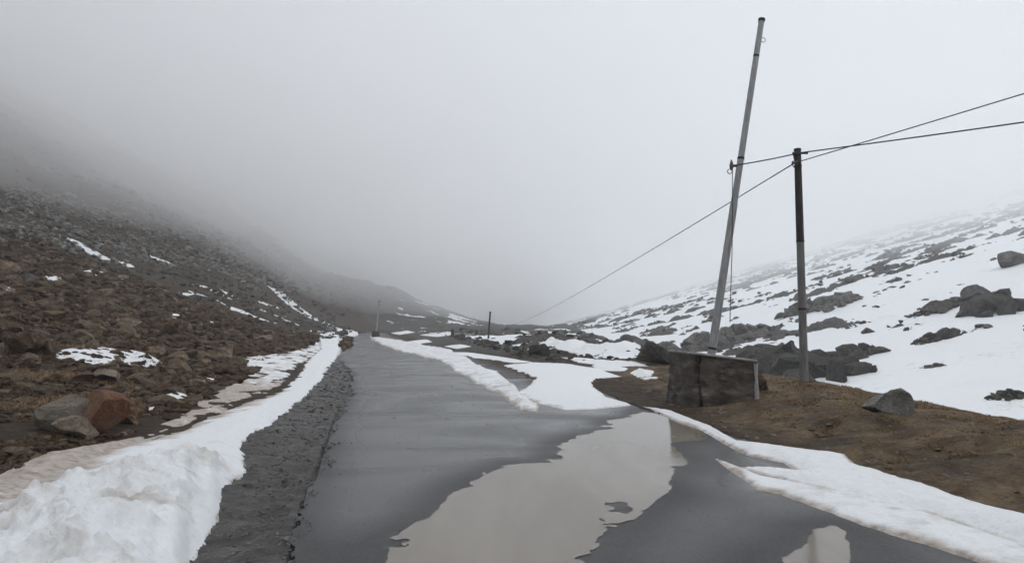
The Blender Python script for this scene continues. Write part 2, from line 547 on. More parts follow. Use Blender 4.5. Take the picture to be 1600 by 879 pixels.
# shoulders: the soil lies a little under the asphalt and is uneven
sL = left_edge(GY) - GX
flat = sstep(-2.5, 0.0, sd)
R1 = R0 + (1 - flat) * 0.0
R1 = np.where(sd > -0.02, base_z(np.clip(GY, -50, 260)) - 0.05, R1 - 0.028 * flat + (0.07 * fbm(GX / 0.5, GY / 0.5, 4, 71, 0.65) + 0.02) * (flat > 0) * (1 - sstep(40, 60, GY)))
zone = np.zeros(GX.shape + (4,), np.float32); zone[..., 3] = 1
zone[..., 0] = (GX < 0.5) * np.clip(sstep(-2.2, -0.8, sd + 0.5 * fbm(GX / 0.8, GY / 0.8, 3, 5)), 0, 1) * (GY < 130)
rimv = right_rim(GY)
vz = sstep(3.2, 4.4, GX - 0.02 * GY + 0.8 * fbm(GX / 1.1, GY / 1.1, 3, 6)) * (1 - sstep(0.5, 3.5, GX - rimv)) * (1 - sstep(26, 40, GY))
zone[..., 1] = vz
zone[..., 2] = np.maximum(sstep(1.5, 5, GX - rimv), sstep(38, 50, GY) * (GX > left_edge(GY) + 6) * 0.75)
zone[..., 2] = np.maximum(zone[..., 2], 0.6 * sstep(0.05, 0.35, fbm(GX / 26, GY / 26, 4, 9)) * sstep(20, 45, sL))
hill = mesh_np('hillside', np.stack([GX, GY, R1], -1).reshape(-1, 3), grid_faces(len(RAD), len(ANG), wrap=True), M['land'],
               attrs={'zone': ('FLOAT_COLOR', zone.reshape(-1, 4))})
tag(hill, 'rocky brown hillside and valley floor on both sides of the road', kind='structure')

# the snow sheet lying over the right slope, the gully and the rocky middle ground
keep = ((S0 > R0 - 0.35) & (np.cos(ANG)[None, :] > 0.25)).ravel()
fa = grid_faces(len(RAD), len(ANG), keep, wrap=True)
sv, sf, sdirt = compact(np.stack([GX, GY, S0], -1).reshape(-1, 3), fa, (0.05 + 0.3 * fbm(GX / 6, GY / 6, 3, 91)).ravel())
snowfield = mesh_np('snowfield', sv, sf, M['snow'], attrs={'dirt': ('FLOAT', sdirt)})
tag(snowfield, 'white snow covering the valley side to the right', kind='structure')

# ------------------------------------------------------------------ road
def rough_line(poly, step, amp, seed, scale_with=None):
    rng = np.random.RandomState(seed)
    out = []
    for i in range(len(poly)):
        a, b = poly[i], poly[(i + 1) % len(poly)]
        L = np.hypot(*(b - a))
        d = max(0.2, np.hypot(*((a + b) / 2)) / 8.0)
        k = max(1, int(L / (step * d)))
        for j in range(k):
            out.append(a + (b - a) * j / k)
    out = np.array(out)
    r = np.maximum(0.4, np.hypot(out[:, 0], out[:, 1]) / 8.0)
    q = out / (0.30 * r[:, None])
    n1, n2 = fbm(q[:, 0], q[:, 1], 5, seed, 0.72), fbm(q[:, 0] + 40, q[:, 1] - 13, 5, seed + 9, 0.72)
    return out + np.stack([n1, n2], 1) * (amp * r)[:, None]

def smooth_poly(poly, it=2):
    for _ in range(it):
        q = np.roll(poly, -1, 0)
        poly = np.stack([poly * 0.75 + q * 0.25, poly * 0.25 + q * 0.75], 1).reshape(-1, 2)
    return poly

def level_sheet(name, X, Y, field, zfun, mat, skirt=0.0, attrs=None):
    """flat sheet covering field > 0 on a grid, with the border cut exactly where the field is zero"""
    nr, nc = X.shape
    q = grid_faces(nr, nc)[:, ::-1]
    T = np.vstack([q[:, [0, 1, 2]], q[:, [0, 2, 3]]])
    f = field.ravel(); P_ = np.stack([X.ravel(), Y.ravel()], 1)
    f = np.where(np.abs(f) < 1e-5, 1e-5, f)
    ins = f[T] > 0
    cnt = ins.sum(1)
    full = T[cnt == 3]
    newp, tris, bord = [], [], []
    cache = {}
    base = len(P_)
    def cut(i, j):
        key = (i, j) if i < j else (j, i)
        if key not in cache:
            t = f[i] / (f[i] - f[j])
            cache[key] = base + len(newp); newp.append(P_[i] + t * (P_[j] - P_[i]))
        return cache[key]
    for t in T[(cnt == 1) | (cnt == 2)]:
        t = [int(k) for k in t]
        k_in = [f[k] > 0 for k in t]
        if sum(k_in) == 1:
            i = k_in.index(True); a_, b_, c_ = t[i], t[(i + 1) % 3], t[(i + 2) % 3]
            p, r_ = cut(a_, b_), cut(a_, c_)
            tris.append((a_, p, r_)); bord.append((p, r_))
        else:
            i = k_in.index(False); c_, a_, b_ = t[i], t[(i + 1) % 3], t[(i + 2) % 3]
            p, r_ = cut(b_, c_), cut(a_, c_)
            tris.append((a_, b_, p)); tris.append((a_, p, r_)); bord.append((p, r_))
    V = np.vstack([P_, np.array(newp)]); F = np.vstack([full, np.array(tris)])
    V3 = np.column_stack([V, zfun(V[:, 0], V[:, 1])])
    if skirt:
        bd = np.array(bord); n0 = len(V3)
        V3 = np.vstack([V3, V3 - (0, 0, skirt)])
        F = np.vstack([F, np.stack([bd[:, 1], bd[:, 0], bd[:, 0] + n0], 1), np.stack([bd[:, 1], bd[:, 0] + n0, bd[:, 1] + n0], 1)])
    V3, F = compact(V3, F)
    A = V3[F]
    nz = np.cross(A[:, 1] - A[:, 0], A[:, 2] - A[:, 0])[:, 2]
    F = np.where((nz < -1e-12)[:, None], F[:, ::-1], F)
    at = {k: ('FLOAT', fn(V3[:, 0], V3[:, 1])) for k, fn in (attrs or {}).items()}
    return mesh_np(name, V3, F, mat, smooth=False, attrs=at)

def edge_noise(x, y, a):
    return a * (0.20 * fbm(x / 0.75, y / 0.75, 3, 211) + 0.13 * fbm(x / 0.22, y / 0.22, 3, 215) + 0.05 * fbm(x / 0.06, y / 0.06, 2, 219))

P1 = [(585, 905), (600, 862), (625, 838), (660, 812), (680, 798), (705, 770), (738, 750), (790, 728), (800, 722), (835, 722), (862, 722), (868, 705), (880, 692),
      (925, 672), (965, 668), (945, 655), (985, 650), (1000, 640), (1060, 652), (1102, 672), (1098, 686), (1052, 692), (1060, 705), (1083, 718), (1050, 740), (1045, 768), (1000, 800), (955, 828), (905, 870), (888, 905)]
P2 = [(1210, 905), (1228, 872), (1262, 845), (1278, 825), (1300, 820), (1322, 828), (1334, 850), (1328, 868), (1335, 905)]
IS = [(938, 792), (955, 785), (972, 783), (985, 792), (996, 800), (975, 806), (960, 800), (950, 806)]
W1, W2, WI = px_line(P1), px_line(P2), px_line(IS)
def puddle_field(x, y):
    P_ = np.stack([x.ravel(), y.ravel()], 1)
    d = np.minimum(sdist(P_, W1), -sdist(P_, WI)).reshape(x.shape)
    rough_at = 0.45 + 1.2 * sstep(-0.1, 0.35, perlin(x / 1.1, y / 1.1, 223)) + 0.5 * sstep(9, 11, y)
    return d + edge_noise(x, y, rough_at)
def damp_attr(x, y):
    P_ = np.stack([x, y], 1)
    ok = y < 30
    d = np.full(len(x), 9.0); d[ok] = np.minimum(np.abs(sdist(P_[ok], W1)), np.abs(sdist(P_[ok], W2)))
    e = np.full(len(x), 9.0); e[ok] = -sdist(P_[ok], road_poly) * -1
    return np.clip(np.exp(-(d / 0.42) ** 2) + 0.8 * np.exp(-(e / 0.35) ** 2) + 0.5 * (1 - sstep(3.5, 6.5, y)), 0, 1)
ra = np.arange(math.radians(-34), math.radians(52), 0.0026); ra = np.concatenate([ra])
rrad = np.exp(np.arange(math.log(1.2), math.log(175), 0.0085))
RX, RY = rrad[:, None] * np.sin(ra)[None], rrad[:, None] * np.cos(ra)[None]
rf = sdist(np.stack([RX.ravel(), RY.ravel()], 1), road_poly).reshape(RX.shape)
k_ = np.clip(RY / 9.0, 0.7, 2.5)
rf = rf + (0.22 * fbm(RX / (0.9 * k_), RY / (0.9 * k_), 3, 231) + 0.13 * fbm(RX / (0.25 * k_), RY / (0.25 * k_), 3, 235)) * np.clip(k_, 0.8, 1.3)
road = level_sheet('road', RX, RY, rf, lambda x, y: base_z(y), M['asphalt'], 0.09, {'damp': damp_attr})
tag(road, 'wet grey asphalt road running up the valley', kind='structure')
# the road behind and under the camera
puddle_z = lambda x, y: base_z(y) + 0.005
def puddle_grid(x0, x1, y0, y1, st):
    return np.meshgrid(np.arange(x0, x1, st), np.arange(y0, y1, st * 1.3))
PX_, PY_ = puddle_grid(W1[:, 0].min() - .4, W1[:, 0].max() + .4, W1[:, 1].min() - .4, W1[:, 1].max() + .4, 0.022)
pd = level_sheet('puddle', PX_, PY_, puddle_field(PX_, PY_), puddle_z, M['puddle'])
tag(pd, 'large tan muddy puddle spread over the middle of the road', 'puddle')
PX_, PY_ = puddle_grid(W2[:, 0].min() - .3, W2[:, 0].max() + .3, W2[:, 1].min() - .3, W2[:, 1].max() + .3, 0.014)
pd2 = level_sheet('puddle', PX_, PY_, sdist(np.stack([PX_.ravel(), PY_.ravel()], 1), W2).reshape(PX_.shape) + edge_noise(PX_, PY_, 0.45), puddle_z, M['puddle'])
tag(pd2, 'small tan muddy puddle near the lower snow ledge', 'puddle')

# ------------------------------------------------------------------ snow patches and banks
def edge_profile(s):
    return np.where(s > 0, 1 - (1 - np.clip(s, 0, 1)) ** 1.7, s * 0.9)

def snow_patch(name, layers, label, cat='snow patch', group=None, dirt=0.0, dirt_fn=None, rough=0.02, lumps=0.0, warp=0.12, ares=0.0021, rres=0.009, lscale=0.5, post=None, edge_dirt=0.045, woct=5, wgain=0.62, rsc=0.25):
    """layers: list of (pixel polygon, thickness, list of edge widths or one width, raise)"""
    W = []
    for pp, T, w, in layers:
        W.append((np.array([ground(a, b)[:2] for a, b in pp]), T, w if isinstance(w, (list, tuple)) else [w] * len(pp)))
    allp = np.vstack([q[0] for q in W])
    a = np.arctan2(allp[:, 0], allp[:, 1]); r = np.hypot(allp[:, 0], allp[:, 1])
    pad = 0.35 * warp + 0.03
    A = np.arange(a.min() - pad * 0.4, a.max() + pad * 0.4, ares)
    Rr = np.exp(np.arange(math.log(max(0.8, r.min() * 0.94 - 0.1)), math.log(r.max() * 1.05 + 0.1), rres))
    X = Rr[:, None] * np.sin(A)[None]; Y = Rr[:, None] * np.cos(A)[None]
    rad = np.hypot(X, Y)
    k = np.maximum(0.5, rad / 10.0)
    wx = X + warp * k * fbm(X / (0.7 * k), Y / (0.7 * k), woct, 101, wgain); wy = Y + warp * k * fbm(X / (0.7 * k) + 31, Y / (0.7 * k) + 7, woct, 113, wgain)
    Q = np.stack([wx.ravel(), wy.ravel()], 1)
    h = np.full(len(Q), -9.0)
    for poly, T, w in W:
        ins = inside(Q, poly)
        hh = np.full(len(Q), 9.0); ho = np.full(len(Q), -9.0)
        for i in range(len(poly)):
            d = seg_dist(Q, poly[i], poly[(i + 1) % len(poly)])
            hh = np.minimum(hh, T * edge_profile(d / w[i]))
            ho = np.maximum(ho, -d * 0.9 * T / w[i] - 0.4 * d)
        hl = np.where(ins, hh, ho)
        h = np.maximum(h, hl)
    h = h.reshape(X.shape)
    inn = np.clip(h / max(0.02, max(q[1] for q in W)), 0, 1)
    h = h + inn * (rough * fbm(X / rsc, Y / rsc, 4, 121) + lumps * (fbm(X / lscale, Y / lscale, 4, 131) + 0.5 * np.abs(fbm(X / (lscale * 0.6), Y / (lscale * 0.6), 3, 137))))
    if post is not None:
        h = post(X, Y, h)
    Rz, Sz = land(X, Y)
    Pz = np.stack([X.ravel(), Y.ravel()], 1)
    z = Rz - 0.012 + h
    kp = (h > -0.04).ravel()
    f = grid_faces(len(Rr), len(A), kp)
    dd = np.full(X.shape, dirt) if dirt_fn is None else dirt_fn(X, Y, h)
    dd = dd + 0.42 * (1 - sstep(0.0, edge_dirt, h + 0.02 * fbm(X / 0.3, Y / 0.3, 3, 191)))
    v, f, dd = compact(np.stack([X, Y, z], -1).reshape(-1, 3), f, dd.ravel())
    o = mesh_np(name, v, f, M['snow'], attrs={'dirt': ('FLOAT', dd)})
    return tag(o, label, cat, group)

bank_front = [(528, 521), (531, 545), (508, 590), (474, 618), (442, 642), (408, 668), (386, 692), (392, 738), (356, 765), (346, 805), (322, 845), (290, 885), (240, 960), (160, 1100)]
bank_back = [(-320, 1100), (-420, 900), (-120, 815), (0, 768), (60, 742), (150, 702), (250, 673), (330, 647), (420, 612), (450, 590), (468, 565), (500, 545), (498, 521)]
bp = bank_front + bank_back
bw = [2.0, 0.8, 0.6, 0.5, 0.4, 0.38, 0.44, 0.5, 0.5, 0.5, 0.5, 0.5, 0.5] + [1.5] + [1.8] * (len(bank_back))
mound = [(392, 738), (356, 765), (346, 805), (322, 845), (290, 885), (240, 960), (160, 1100), (-320, 1100), (-300, 880), (0, 800), (120, 760), (200, 735), (300, 722)]
mw = [0.62] * 6 + [0.4, 1.2, 1.2, 1.1, 1.0, 0.8, 0.6]
ma = px_line([(300, 722), (120, 760), (-100, 830)])
def bank_dirt(X, Y, h):
    # ploughed lower chunk is greyer than the smooth drift behind it
    P_ = np.stack([X.ravel(), Y.ravel()], 1)
    m_ = sstep(-0.15, 0.3, sdist(P_, px_line(mound))).reshape(X.shape)
    back = px_line([(0, 768), (60, 742), (150, 702), (250, 673), (330, 647), (420, 612)])
    d = np.full(len(P_), 9.0)
    for i in range(len(back) - 1): d = np.minimum(d, seg_dist(P_, back[i], back[i + 1]))
    d = d.reshape(X.shape)
    n_ = fbm(X / 0.6, Y / 0.6, 4, 151)
    return 0.20 * m_ + 0.22 * m_ * np.clip(n_ * 2, 0, 1) + 0.75 * (1 - sstep(0.0, 0.9, d + 0.4 * n_)) + 0.12 * np.clip(fbm(X / 2, Y / 2, 3, 157), 0, 1)
def bank_post(X, Y, h):
    P_ = np.stack([X.ravel(), Y.ravel()], 1)
    m_ = sstep(-0.1, 0.5, sdist(P_, px_line(mound))).reshape(X.shape)
    lump = 0.30 * fbm(X / 0.6, Y / 0.6, 5, 161, 0.6) - 0.26 * np.abs(fbm(X / 0.8, Y / 0.8, 4, 167)) + 0.06
    return h + np.clip(h / 0.3, 0, 1) * m_ * lump
snow_patch('roadside_snowbank', [(bp, 0.15, bw), (mound, 0.34, mw)], 'long white ploughed snowbank along the gravel shoulder beside the road',
           'snowbank', dirt_fn=bank_dirt, woct=3, wgain=0.42, rsc=0.45, rough=0.03, lumps=0.07, warp=0.30, post=bank_post, ares=0.0018, rres=0.006)

dirty = [(-150, 800), (0, 737), (60, 706), (130, 694), (200, 684), (250, 660), (300, 628), (360, 600), (395, 580), (372, 560), (450, 548), (500, 533), (505, 548), (470, 570), (452, 595), (425, 616), (335, 652), (255, 680), (150, 715), (60, 766), (-120, 860)]
def dirty_fn(X, Y, h):
    n_ = fbm(X / 1.6 + Y / 6, Y / 2.5, 4, 171)
    return 0.78 + 0.5 * n_ - 0.55 * sstep(16, 26, Y)
def dirty_post(X, Y, h):
    return h - 0.09 * sstep(7.0, 10, Y) * np.clip(0.25 + 1.8 * fbm(X / 0.9 + Y / 5, Y / 1.6, 4, 177), 0, 1)
snow_patch('dirty_snow', [(dirty, 0.07, 0.45)], 'thin tan mud-stained snow between the rubble and the white snowbank', 'dirty snow',
           dirt_fn=dirty_fn, rough=0.02, lumps=0.02, post=dirty_post)

snow_patch('snow_ridge', [([(580, 524), (640, 532), (700, 548), (762, 580), (803, 604), (848, 634), (842, 644), (800, 636), (768, 614), (718, 588), (676, 561), (630, 546), (586, 532)], 0.10, 0.4)],
           'narrow curved snow ridge dividing the road from the lay-by', 'snow ridge', rough=0.03, lumps=0.04, warp=0.36, dirt=0.26, edge_dirt=0.06)
snow_patch('snow_patch', [([(778, 571), (830, 567), (890, 569), (945, 577), (974, 588), (935, 592), (924, 602), (950, 618), (990, 632), (940, 637), (880, 639), (842, 629), (806, 613), (830, 600), (838, 590), (806, 580)], 0.10, 0.8)],
           'broad smooth white snow patch covering the lay-by beside the block', rough=0.01, lumps=0.02, warp=0.16, dirt=0.03)
snow_patch('snow_patch', [([(690, 550), (745, 552), (800, 560), (838, 566), (800, 567), (742, 560)], 0.12, 1.0)],
           'thin snow strip lying behind the narrow snow ridge', rough=0.01, warp=0.1)
snow_patch('snow_patch', [([(745, 574), (765, 577), (776, 580), (774, 588), (764, 592), (752, 584)], 0.10, 0.5)],
           'little round snow lump in the lay-by against the snow ridge', rough=0.02, warp=0.1)
top = [(1003, 633), (1060, 645), (1110, 664), (1160, 690), (1240, 700), (1325, 708), (1342, 722), (1420, 750), (1600, 797), (1720, 830), (1950, 900)]
lowt = [(1950, 1010), (1720, 905), (1600, 858), (1500, 820), (1420, 795), (1330, 778), (1240, 752), (1150, 728), (1205, 733), (1250, 738), (1225, 722), (1165, 708), (1130, 690), (1090, 668), (1040, 650)]
ledge = [(1600, 850), (1500, 815), (1400, 785), (1300, 765), (1200, 745), (1140, 722), (1118, 715), (1150, 738), (1190, 764), (1222, 772), (1282, 792), (1352, 817), (1422, 840), (1502, 864), (1560, 885), (1720, 965), (1950, 1100), (1950, 1000)]
def strip_dirt(X, Y, h):
    P_ = np.stack([X.ravel(), Y.ravel()], 1)
    m_ = sstep(-0.02, 0.12, sdist(P_, px_line(top + lowt))).reshape(X.shape)
    return 0.05 + (1 - m_) * (0.16 + 0.2 * fbm(X / 0.5, Y / 0.5, 3, 181))
snow_patch('roadside_snow_strip', [(top + lowt, 0.085, [0.35] * len(top) + [0.26] * len(lowt)), (ledge, 0.04, 0.12)], 'long white snow strip with a grey icy ledge beside the brown verge',
           'snow strip', rough=0.015, lumps=0.02, warp=0.11, dirt_fn=strip_dirt, ares=0.0018, rres=0.006)
for pp, T, w, lb in [
    ([(88, 556), (112, 546), (128, 543), (190, 553), (262, 569), (225, 572), (180, 570), (140, 574), (110, 572)], 0.09, 0.5, 'largest white snow patch among the brown rubble, above the reddish boulder'),
    ([(243, 486), (268, 488), (297, 497), (270, 498)], 0.15, 1.0, 'small slanting snow patch alone in the middle of the brown rubble'),
    ([(-20, 426), (60, 429), (120, 431), (161, 434), (152, 440), (90, 438), (-20, 433)], 0.25, 1.5, 'long thin snow streak across the shelf above the rubble'),
    ([(-20, 443), (20, 446), (30, 450), (26, 457), (-20, 459)], 0.2, 1.2, 'snow patch just below the long thin snow streak'),
    ([(264, 451), (290, 455), (306, 459), (285, 459)], 0.2, 1.0, 'thin snow sliver below the scree on the hillside'),
    ([(5, 408), (26, 413), (28, 416), (8, 413)], 0.2, 1.0, 'tiny snow sliver above the long thin snow streak'),
    ([(215, 484), (222, 482), (219, 486)], 0.15, 0.6, 'tiny snow dab beside the small slanting snow patch'),
    ([(222, 642), (238, 622), (265, 612), (292, 618), (270, 628), (250, 640)], 0.12, 0.4, 'lumpy snow scrap beside the brown boulder and the stained snow'),
    ([(818, 546), (860, 541), (920, 545), (1000, 551), (1008, 559), (960, 560), (880, 553)], 0.2, 1.2, 'long snow streak across the rocks below the round dark boulder'),
    ([(872, 556), (905, 560), (960, 565), (1010, 568), (1014, 573), (950, 572), (900, 566)], 0.15, 0.8, 'snow streak lying along the dark rocks just before the olive boulder hump'),
    ([(920, 571), (950, 570), (985, 575), (975, 580), (935, 578)], 0.12, 0.5, 'short snow streak on rocks behind the broad lay-by patch'),
    ([(985, 582), (1000, 577), (1022, 580), (1018, 587), (996, 589)], 0.15, 0.4, 'lumpy snow scrap between the lay-by patch and the concrete block'),
    ([(998, 590), (1030, 589), (1034, 592), (1004, 593)], 0.06, 0.4, 'thin snow sliver at the foot of the concrete block'),
    ([(845, 535), (880, 531), (930, 534), (958, 538), (900, 539)], 0.2, 1.5, 'high snow streak right under the skyline ridge outcrop'),
    ([(690, 541), (720, 538), (735, 541), (712, 545)], 0.15, 1.0, 'small snow patch on the brown ground before the far dark pole'),
    ([(640, 533), (668, 530), (676, 534), (655, 537)], 0.15, 1.0, 'small snow patch beside the far end of the snow ridge'),
    ([(655, 523), (690, 521), (712, 523), (680, 526)], 0.2, 1.5, 'thin far snow streak beyond the road bend'),
    ([(612, 520), (640, 516), (650, 519), (628, 523)], 0.2, 1.5, 'far snow patch beside the pale pole at the bend'),
    ([(285, 596), (330, 586), (350, 590), (325, 600), (295, 604)], 0.08, 0.35, 'ragged thin snow scrap by the lying brown boulder'),
    ]:
    snow_patch('snow_patch', [(pp, T, w)], lb, rough=0.01, warp=0.10, ares=0.0016, rres=0.006, dirt=0.05)

# ------------------------------------------------------------------ rocks
def ico(sub):
    import bmesh
    bm = bmesh.new(); bmesh.ops.create_icosphere(bm, subdivisions=sub, radius=1.0)
    v = np.array([q.co[:] for q in bm.verts]); f = np.array([[q.index for q in t.verts] for t in bm.faces])
    bm.free(); return v, f
ICO = {k: ico(k) for k in (1, 2, 3, 4)}

def rock_verts(seed, sub=2, cuts=9, jag=0.08, lo=0.38, hi=0.78):
    rng = np.random.RandomState(seed)
    v = ICO[sub][0].copy()
    for _ in range(cuts):
        nrm = rng.normal(size=3); nrm /= np.linalg.norm(nrm)
        off = rng.uniform(lo, hi)
        d = v @ nrm
        v -= np.maximum(0, d - off)[:, None] * nrm
    n = fbm(v[:, 0] * 1.6 + seed, v[:, 1] * 1.6 + v[:, 2] * 1.3, 3, seed % 50)
    v *= (1 + jag * n * 2)[:, None]
    ext = np.abs(v).max(0)
    return v / ext

_rock_cache = {}
def rock_mesh(seed, sub, mat, cuts=9, jag=0.08):
    key = (seed, sub, mat, cuts, jag)
    if key not in _rock_cache:
        v = rock_verts(seed, sub, cuts + 5, jag * 0.6)
        me = bpy.data.meshes.new('rock')
        me.from_pydata(v.tolist(), [], ICO[sub][1].tolist())
        me.polygons.foreach_set('use_smooth', [True] * len(me.polygons))
        me.set_sharp_from_angle(angle=math.radians(18))
        me.materials.append(M[mat])
        _rock_cache[key] = me
    return _rock_cache[key]

def put_rock(name, px, py, wpx, hpx, mat, seed, label, group=None, depth_ratio=0.8, sub=3, rz=None, tilt=0.15, cuts=9, jag=0.08, sink=0.15, cat='rock', zsnow=False):
    """rock whose foot shows at photo pixel (px,py), wpx wide and hpx tall in the photo"""
    g = ground(px, py)
    d = np.hypot(g[0], g[1])
    sc = g[1] / FPX
    w, h = wpx * sc, hpx * sc
    full = h / (1 - sink)
    rng = np.random.RandomState(seed + 1000)
    o = bpy.data.objects.new(name, rock_mesh(seed, sub, mat, cuts, jag))
    Rz, Sz = land(np.array([g[0]]), np.array([g[1] + w * depth_ratio * 0.4]))
    zz = max(Rz[0], Sz[0]) if zsnow else Rz[0]
    o.scale = (w / 2, w * depth_ratio / 2, full / 2)
    o.location = (g[0], g[1] + w * depth_ratio * 0.45, min(zz, g[2] + 0.25 * h) + h - full / 2)
    o.rotation_euler = (rng.uniform(-tilt, tilt), rng.uniform(-tilt, tilt), rng.uniform(-0.5, 0.5) if rz is None else rz)
    link(o)
    return tag(o, label, cat, group)

B = put_rock
def put_outcrop(px, py, wpx, hpx, mat, seed, label, rows=2, cat='outcrop', tiltdir=0.0):
    g = ground(px, py); sc = g[1] / FPX
    w, h = wpx * sc, hpx * sc
    rg = np.random.RandomState(seed)
    V, F = [], []; nv = len(ICO[2][0])
    n = int(np.clip(wpx / max(hpx, 8) * 3.2, 5, 14))
    z0 = land(np.array([g[0]]), np.array([g[1]]))[1][0]
    k = 0
    for row in range(rows):
        for i in range(n):
            t = (i + rg.uniform(.1, .9)) / n
            env = (math.sin(math.pi * min(1, max(0, t))) ** 0.7) * (0.75 + 0.4 * rg.rand())
            x = g[0] + (t - .5) * w; y = g[1] + (row * 0.55 + rg.uniform(-.2, .3)) * h * 1.6 + abs(t - .5) * w * .3
            R_, S_ = land(np.array([x]), np.array([y]))
            hh = h * env * (1.0 if row else 0.65)
            rx = max(w / n * rg.uniform(0.75, 1.5), hh * .6)
            v = rock_verts(900 + rg.randint(40), 2, 11, 0.07, 0.30, 0.75) * np.array([rx, hh * rg.uniform(.7, 1.2), hh * .62])
            a, b_ = rg.uniform(-.6, .6), rg.uniform(-.35, .35)
            ca, sa, cb, sb = math.cos(a), math.sin(a), math.cos(b_), math.sin(b_)
            v = v @ np.array([[ca, sa, 0], [-sa, ca, 0], [0, 0, 1]]) @ np.array([[cb, 0, sb], [0, 1, 0], [-sb, 0, cb]])
            V.append(v + (x - g[0], y - g[1], max(S_[0], min(R_[0], S_[0] + .4)) - z0 + hh * 0.12)); F.append(ICO[2][1] + k * nv); k += 1
    o = mesh_np('outcrop', np.vstack(V), np.vstack(F), M[mat], True)
    o.data.set_sharp_from_angle(angle=math.radians(28))
    o.location = (g[0], g[1], z0)
    return tag(o, label, cat)
B('boulder', 72, 678, 118, 60, 'rock_pale', 3, 'pale grey boulder at the end of the row beside the stained snow', cat='boulder', rz=0.3, sub=4)
B('boulder', 135, 680, 92, 66, 'rock_rust', 8, 'reddish brown broken boulder between two grey ones by the stained snow', cat='boulder', rz=-0.4, sub=4, cuts=7)
B('boulder', 188, 664, 66, 46, 'rock_brown', 12, 'brown blocky boulder adjoining the reddish boulder on its snow side', cat='boulder', rz=0.5, sub=4, cuts=7)
B('boulder', 100, 686, 66, 34, 'rock_pale', 16, 'low pale boulder in front of the reddish boulder', cat='boulder', sub=4)
B('boulder', 345, 588, 48, 24, 'rock_brown', 21, 'lying brown boulder at the upper edge of the stained snow', cat='boulder')
B('boulder', 25, 552, 62, 40, 'rock_brown', 23, 'big rounded brown boulder beside the largest rubble snow patch', cat='boulder')
B('boulder', 66, 556, 28, 30, 'rock_brown', 25, 'upright brown stone between the big rounded boulder and the snow patch', cat='boulder')
B('boulder', 152, 602, 60, 22, 'rock_pale', 27, 'flat pale slab-like boulder below the largest rubble snow patch', cat='boulder')
B('boulder', 180, 441, 26, 13, 'rock_scree', 29, 'light grey boulder at the end of the long thin snow streak', cat='boulder')
B('boulder', 34, 428, 40, 14, 'rock_grey', 31, 'wide grey boulder behind the long thin snow streak', cat='boulder')
B('boulder', 262, 530, 40, 30, 'rock_brown', 33, 'brown boulder below the small slanting snow patch', cat='boulder')
B('boulder', 410, 535, 34, 14, 'rock_pale', 35, 'pale stone at the rubble foot near the snowbank', cat='boulder')
B('boulder', 1398, 652, 78, 42, 'rock_scree', 44, 'grey boulder with pale broken face on the brown verge edge', cat='boulder', rz=0.2, sub=4, cuts=7, sink=0.25, tilt=0.08)
B('boulder', 981, 537, 24, 17, 'rock_dark', 45, 'round dark boulder standing on the skyline of the middle ground', cat='boulder', cuts=4, jag=0.04)
B('boulder', 1028, 570, 70, 36, 'rock_dark', 47, 'large olive dark boulder hump beside the concrete block', cat='boulder')
put_outcrop(1050, 548, 34, 24, 'rock_grey', 49, 'small grey outcrop in the snow behind the concrete block')
put_outcrop(1110, 548, 90, 36, 'rock_grey', 51, 'grey cliff outcrop behind the foot of the leaning pole')
put_outcrop(1175, 528, 90, 34, 'rock_grey', 53, 'grey cliff outcrop between the two tall poles')
put_outcrop(1200, 560, 80, 30, 'rock_dark', 54, 'dark outcrop low in the snow just before the straight pole')
put_outcrop(1305, 598, 170, 72, 'rock_dark', 55, 'long dark brown outcrop in the snow behind the straight pole', rows=3)
put_outcrop(1350, 560, 90, 26, 'rock_dark', 57, 'upper dark outcrop adjoining the long brown outcrop')
put_outcrop(1320, 478, 80, 30, 'rock_grey', 59, 'grey hump outcrop halfway up the snow slope by the straight pole')
put_outcrop(1262, 488, 80, 22, 'rock_grey', 60, 'grey sloping outcrop adjoining the grey hump on its pole side')
B('boulder', 1540, 470, 46, 26, 'rock_grey', 61, 'blocky grey boulder on the snow slope beside the dark ledge', cat='boulder', zsnow=True, cuts=7)
B('boulder', 1590, 420, 50, 26, 'rock_grey', 63, 'high grey boulder at the picture edge near the fog', cat='boulder', zsnow=True, cuts=6)
put_outcrop(1480, 486, 90, 20, 'rock_dark', 65, 'dark rocky ledge running up to the blocky grey boulder')
put_outcrop(1590, 488, 80, 46, 'rock_dark', 67, 'dark cliff outcrop at the picture edge on the snow slope')
put_outcrop(1480, 532, 84, 18, 'rock_dark', 69, 'dark flat outcrop alone in the middle of the snow')
put_outcrop(1590, 633, 66, 16, 'rock_dark', 71, 'low dark rock lying in the snow hollow at the picture edge')
put_outcrop(905, 530, 90, 16, 'rock_dark', 73, 'dark ridge outcrop on the skyline beside the round boulder')
put_outcrop(1465, 578, 34, 8, 'rock_dark', 75, 'small flat dark rock in the clean snow above the verge boulder')

# countable rocks strewn about (each its own object), and the finer rubble as one mass
rng = np.random.RandomState(42)
def scatter(n, px0, px1, r0, r1, cond, seed, power=0.0):
    rg = np.random.RandomState(seed); out = []
    while len(out) < n:
        u = rg.uniform((px0 - 800) / FPX, (px1 - 800) / FPX, 4000)
        r = np.exp(rg.uniform(math.log(r0), math.log(r1), 4000))
        x, y = u * r, r
        ok = cond(x, y)
        out += list(zip(x[ok], y[ok]))
    return np.array(out[:n])

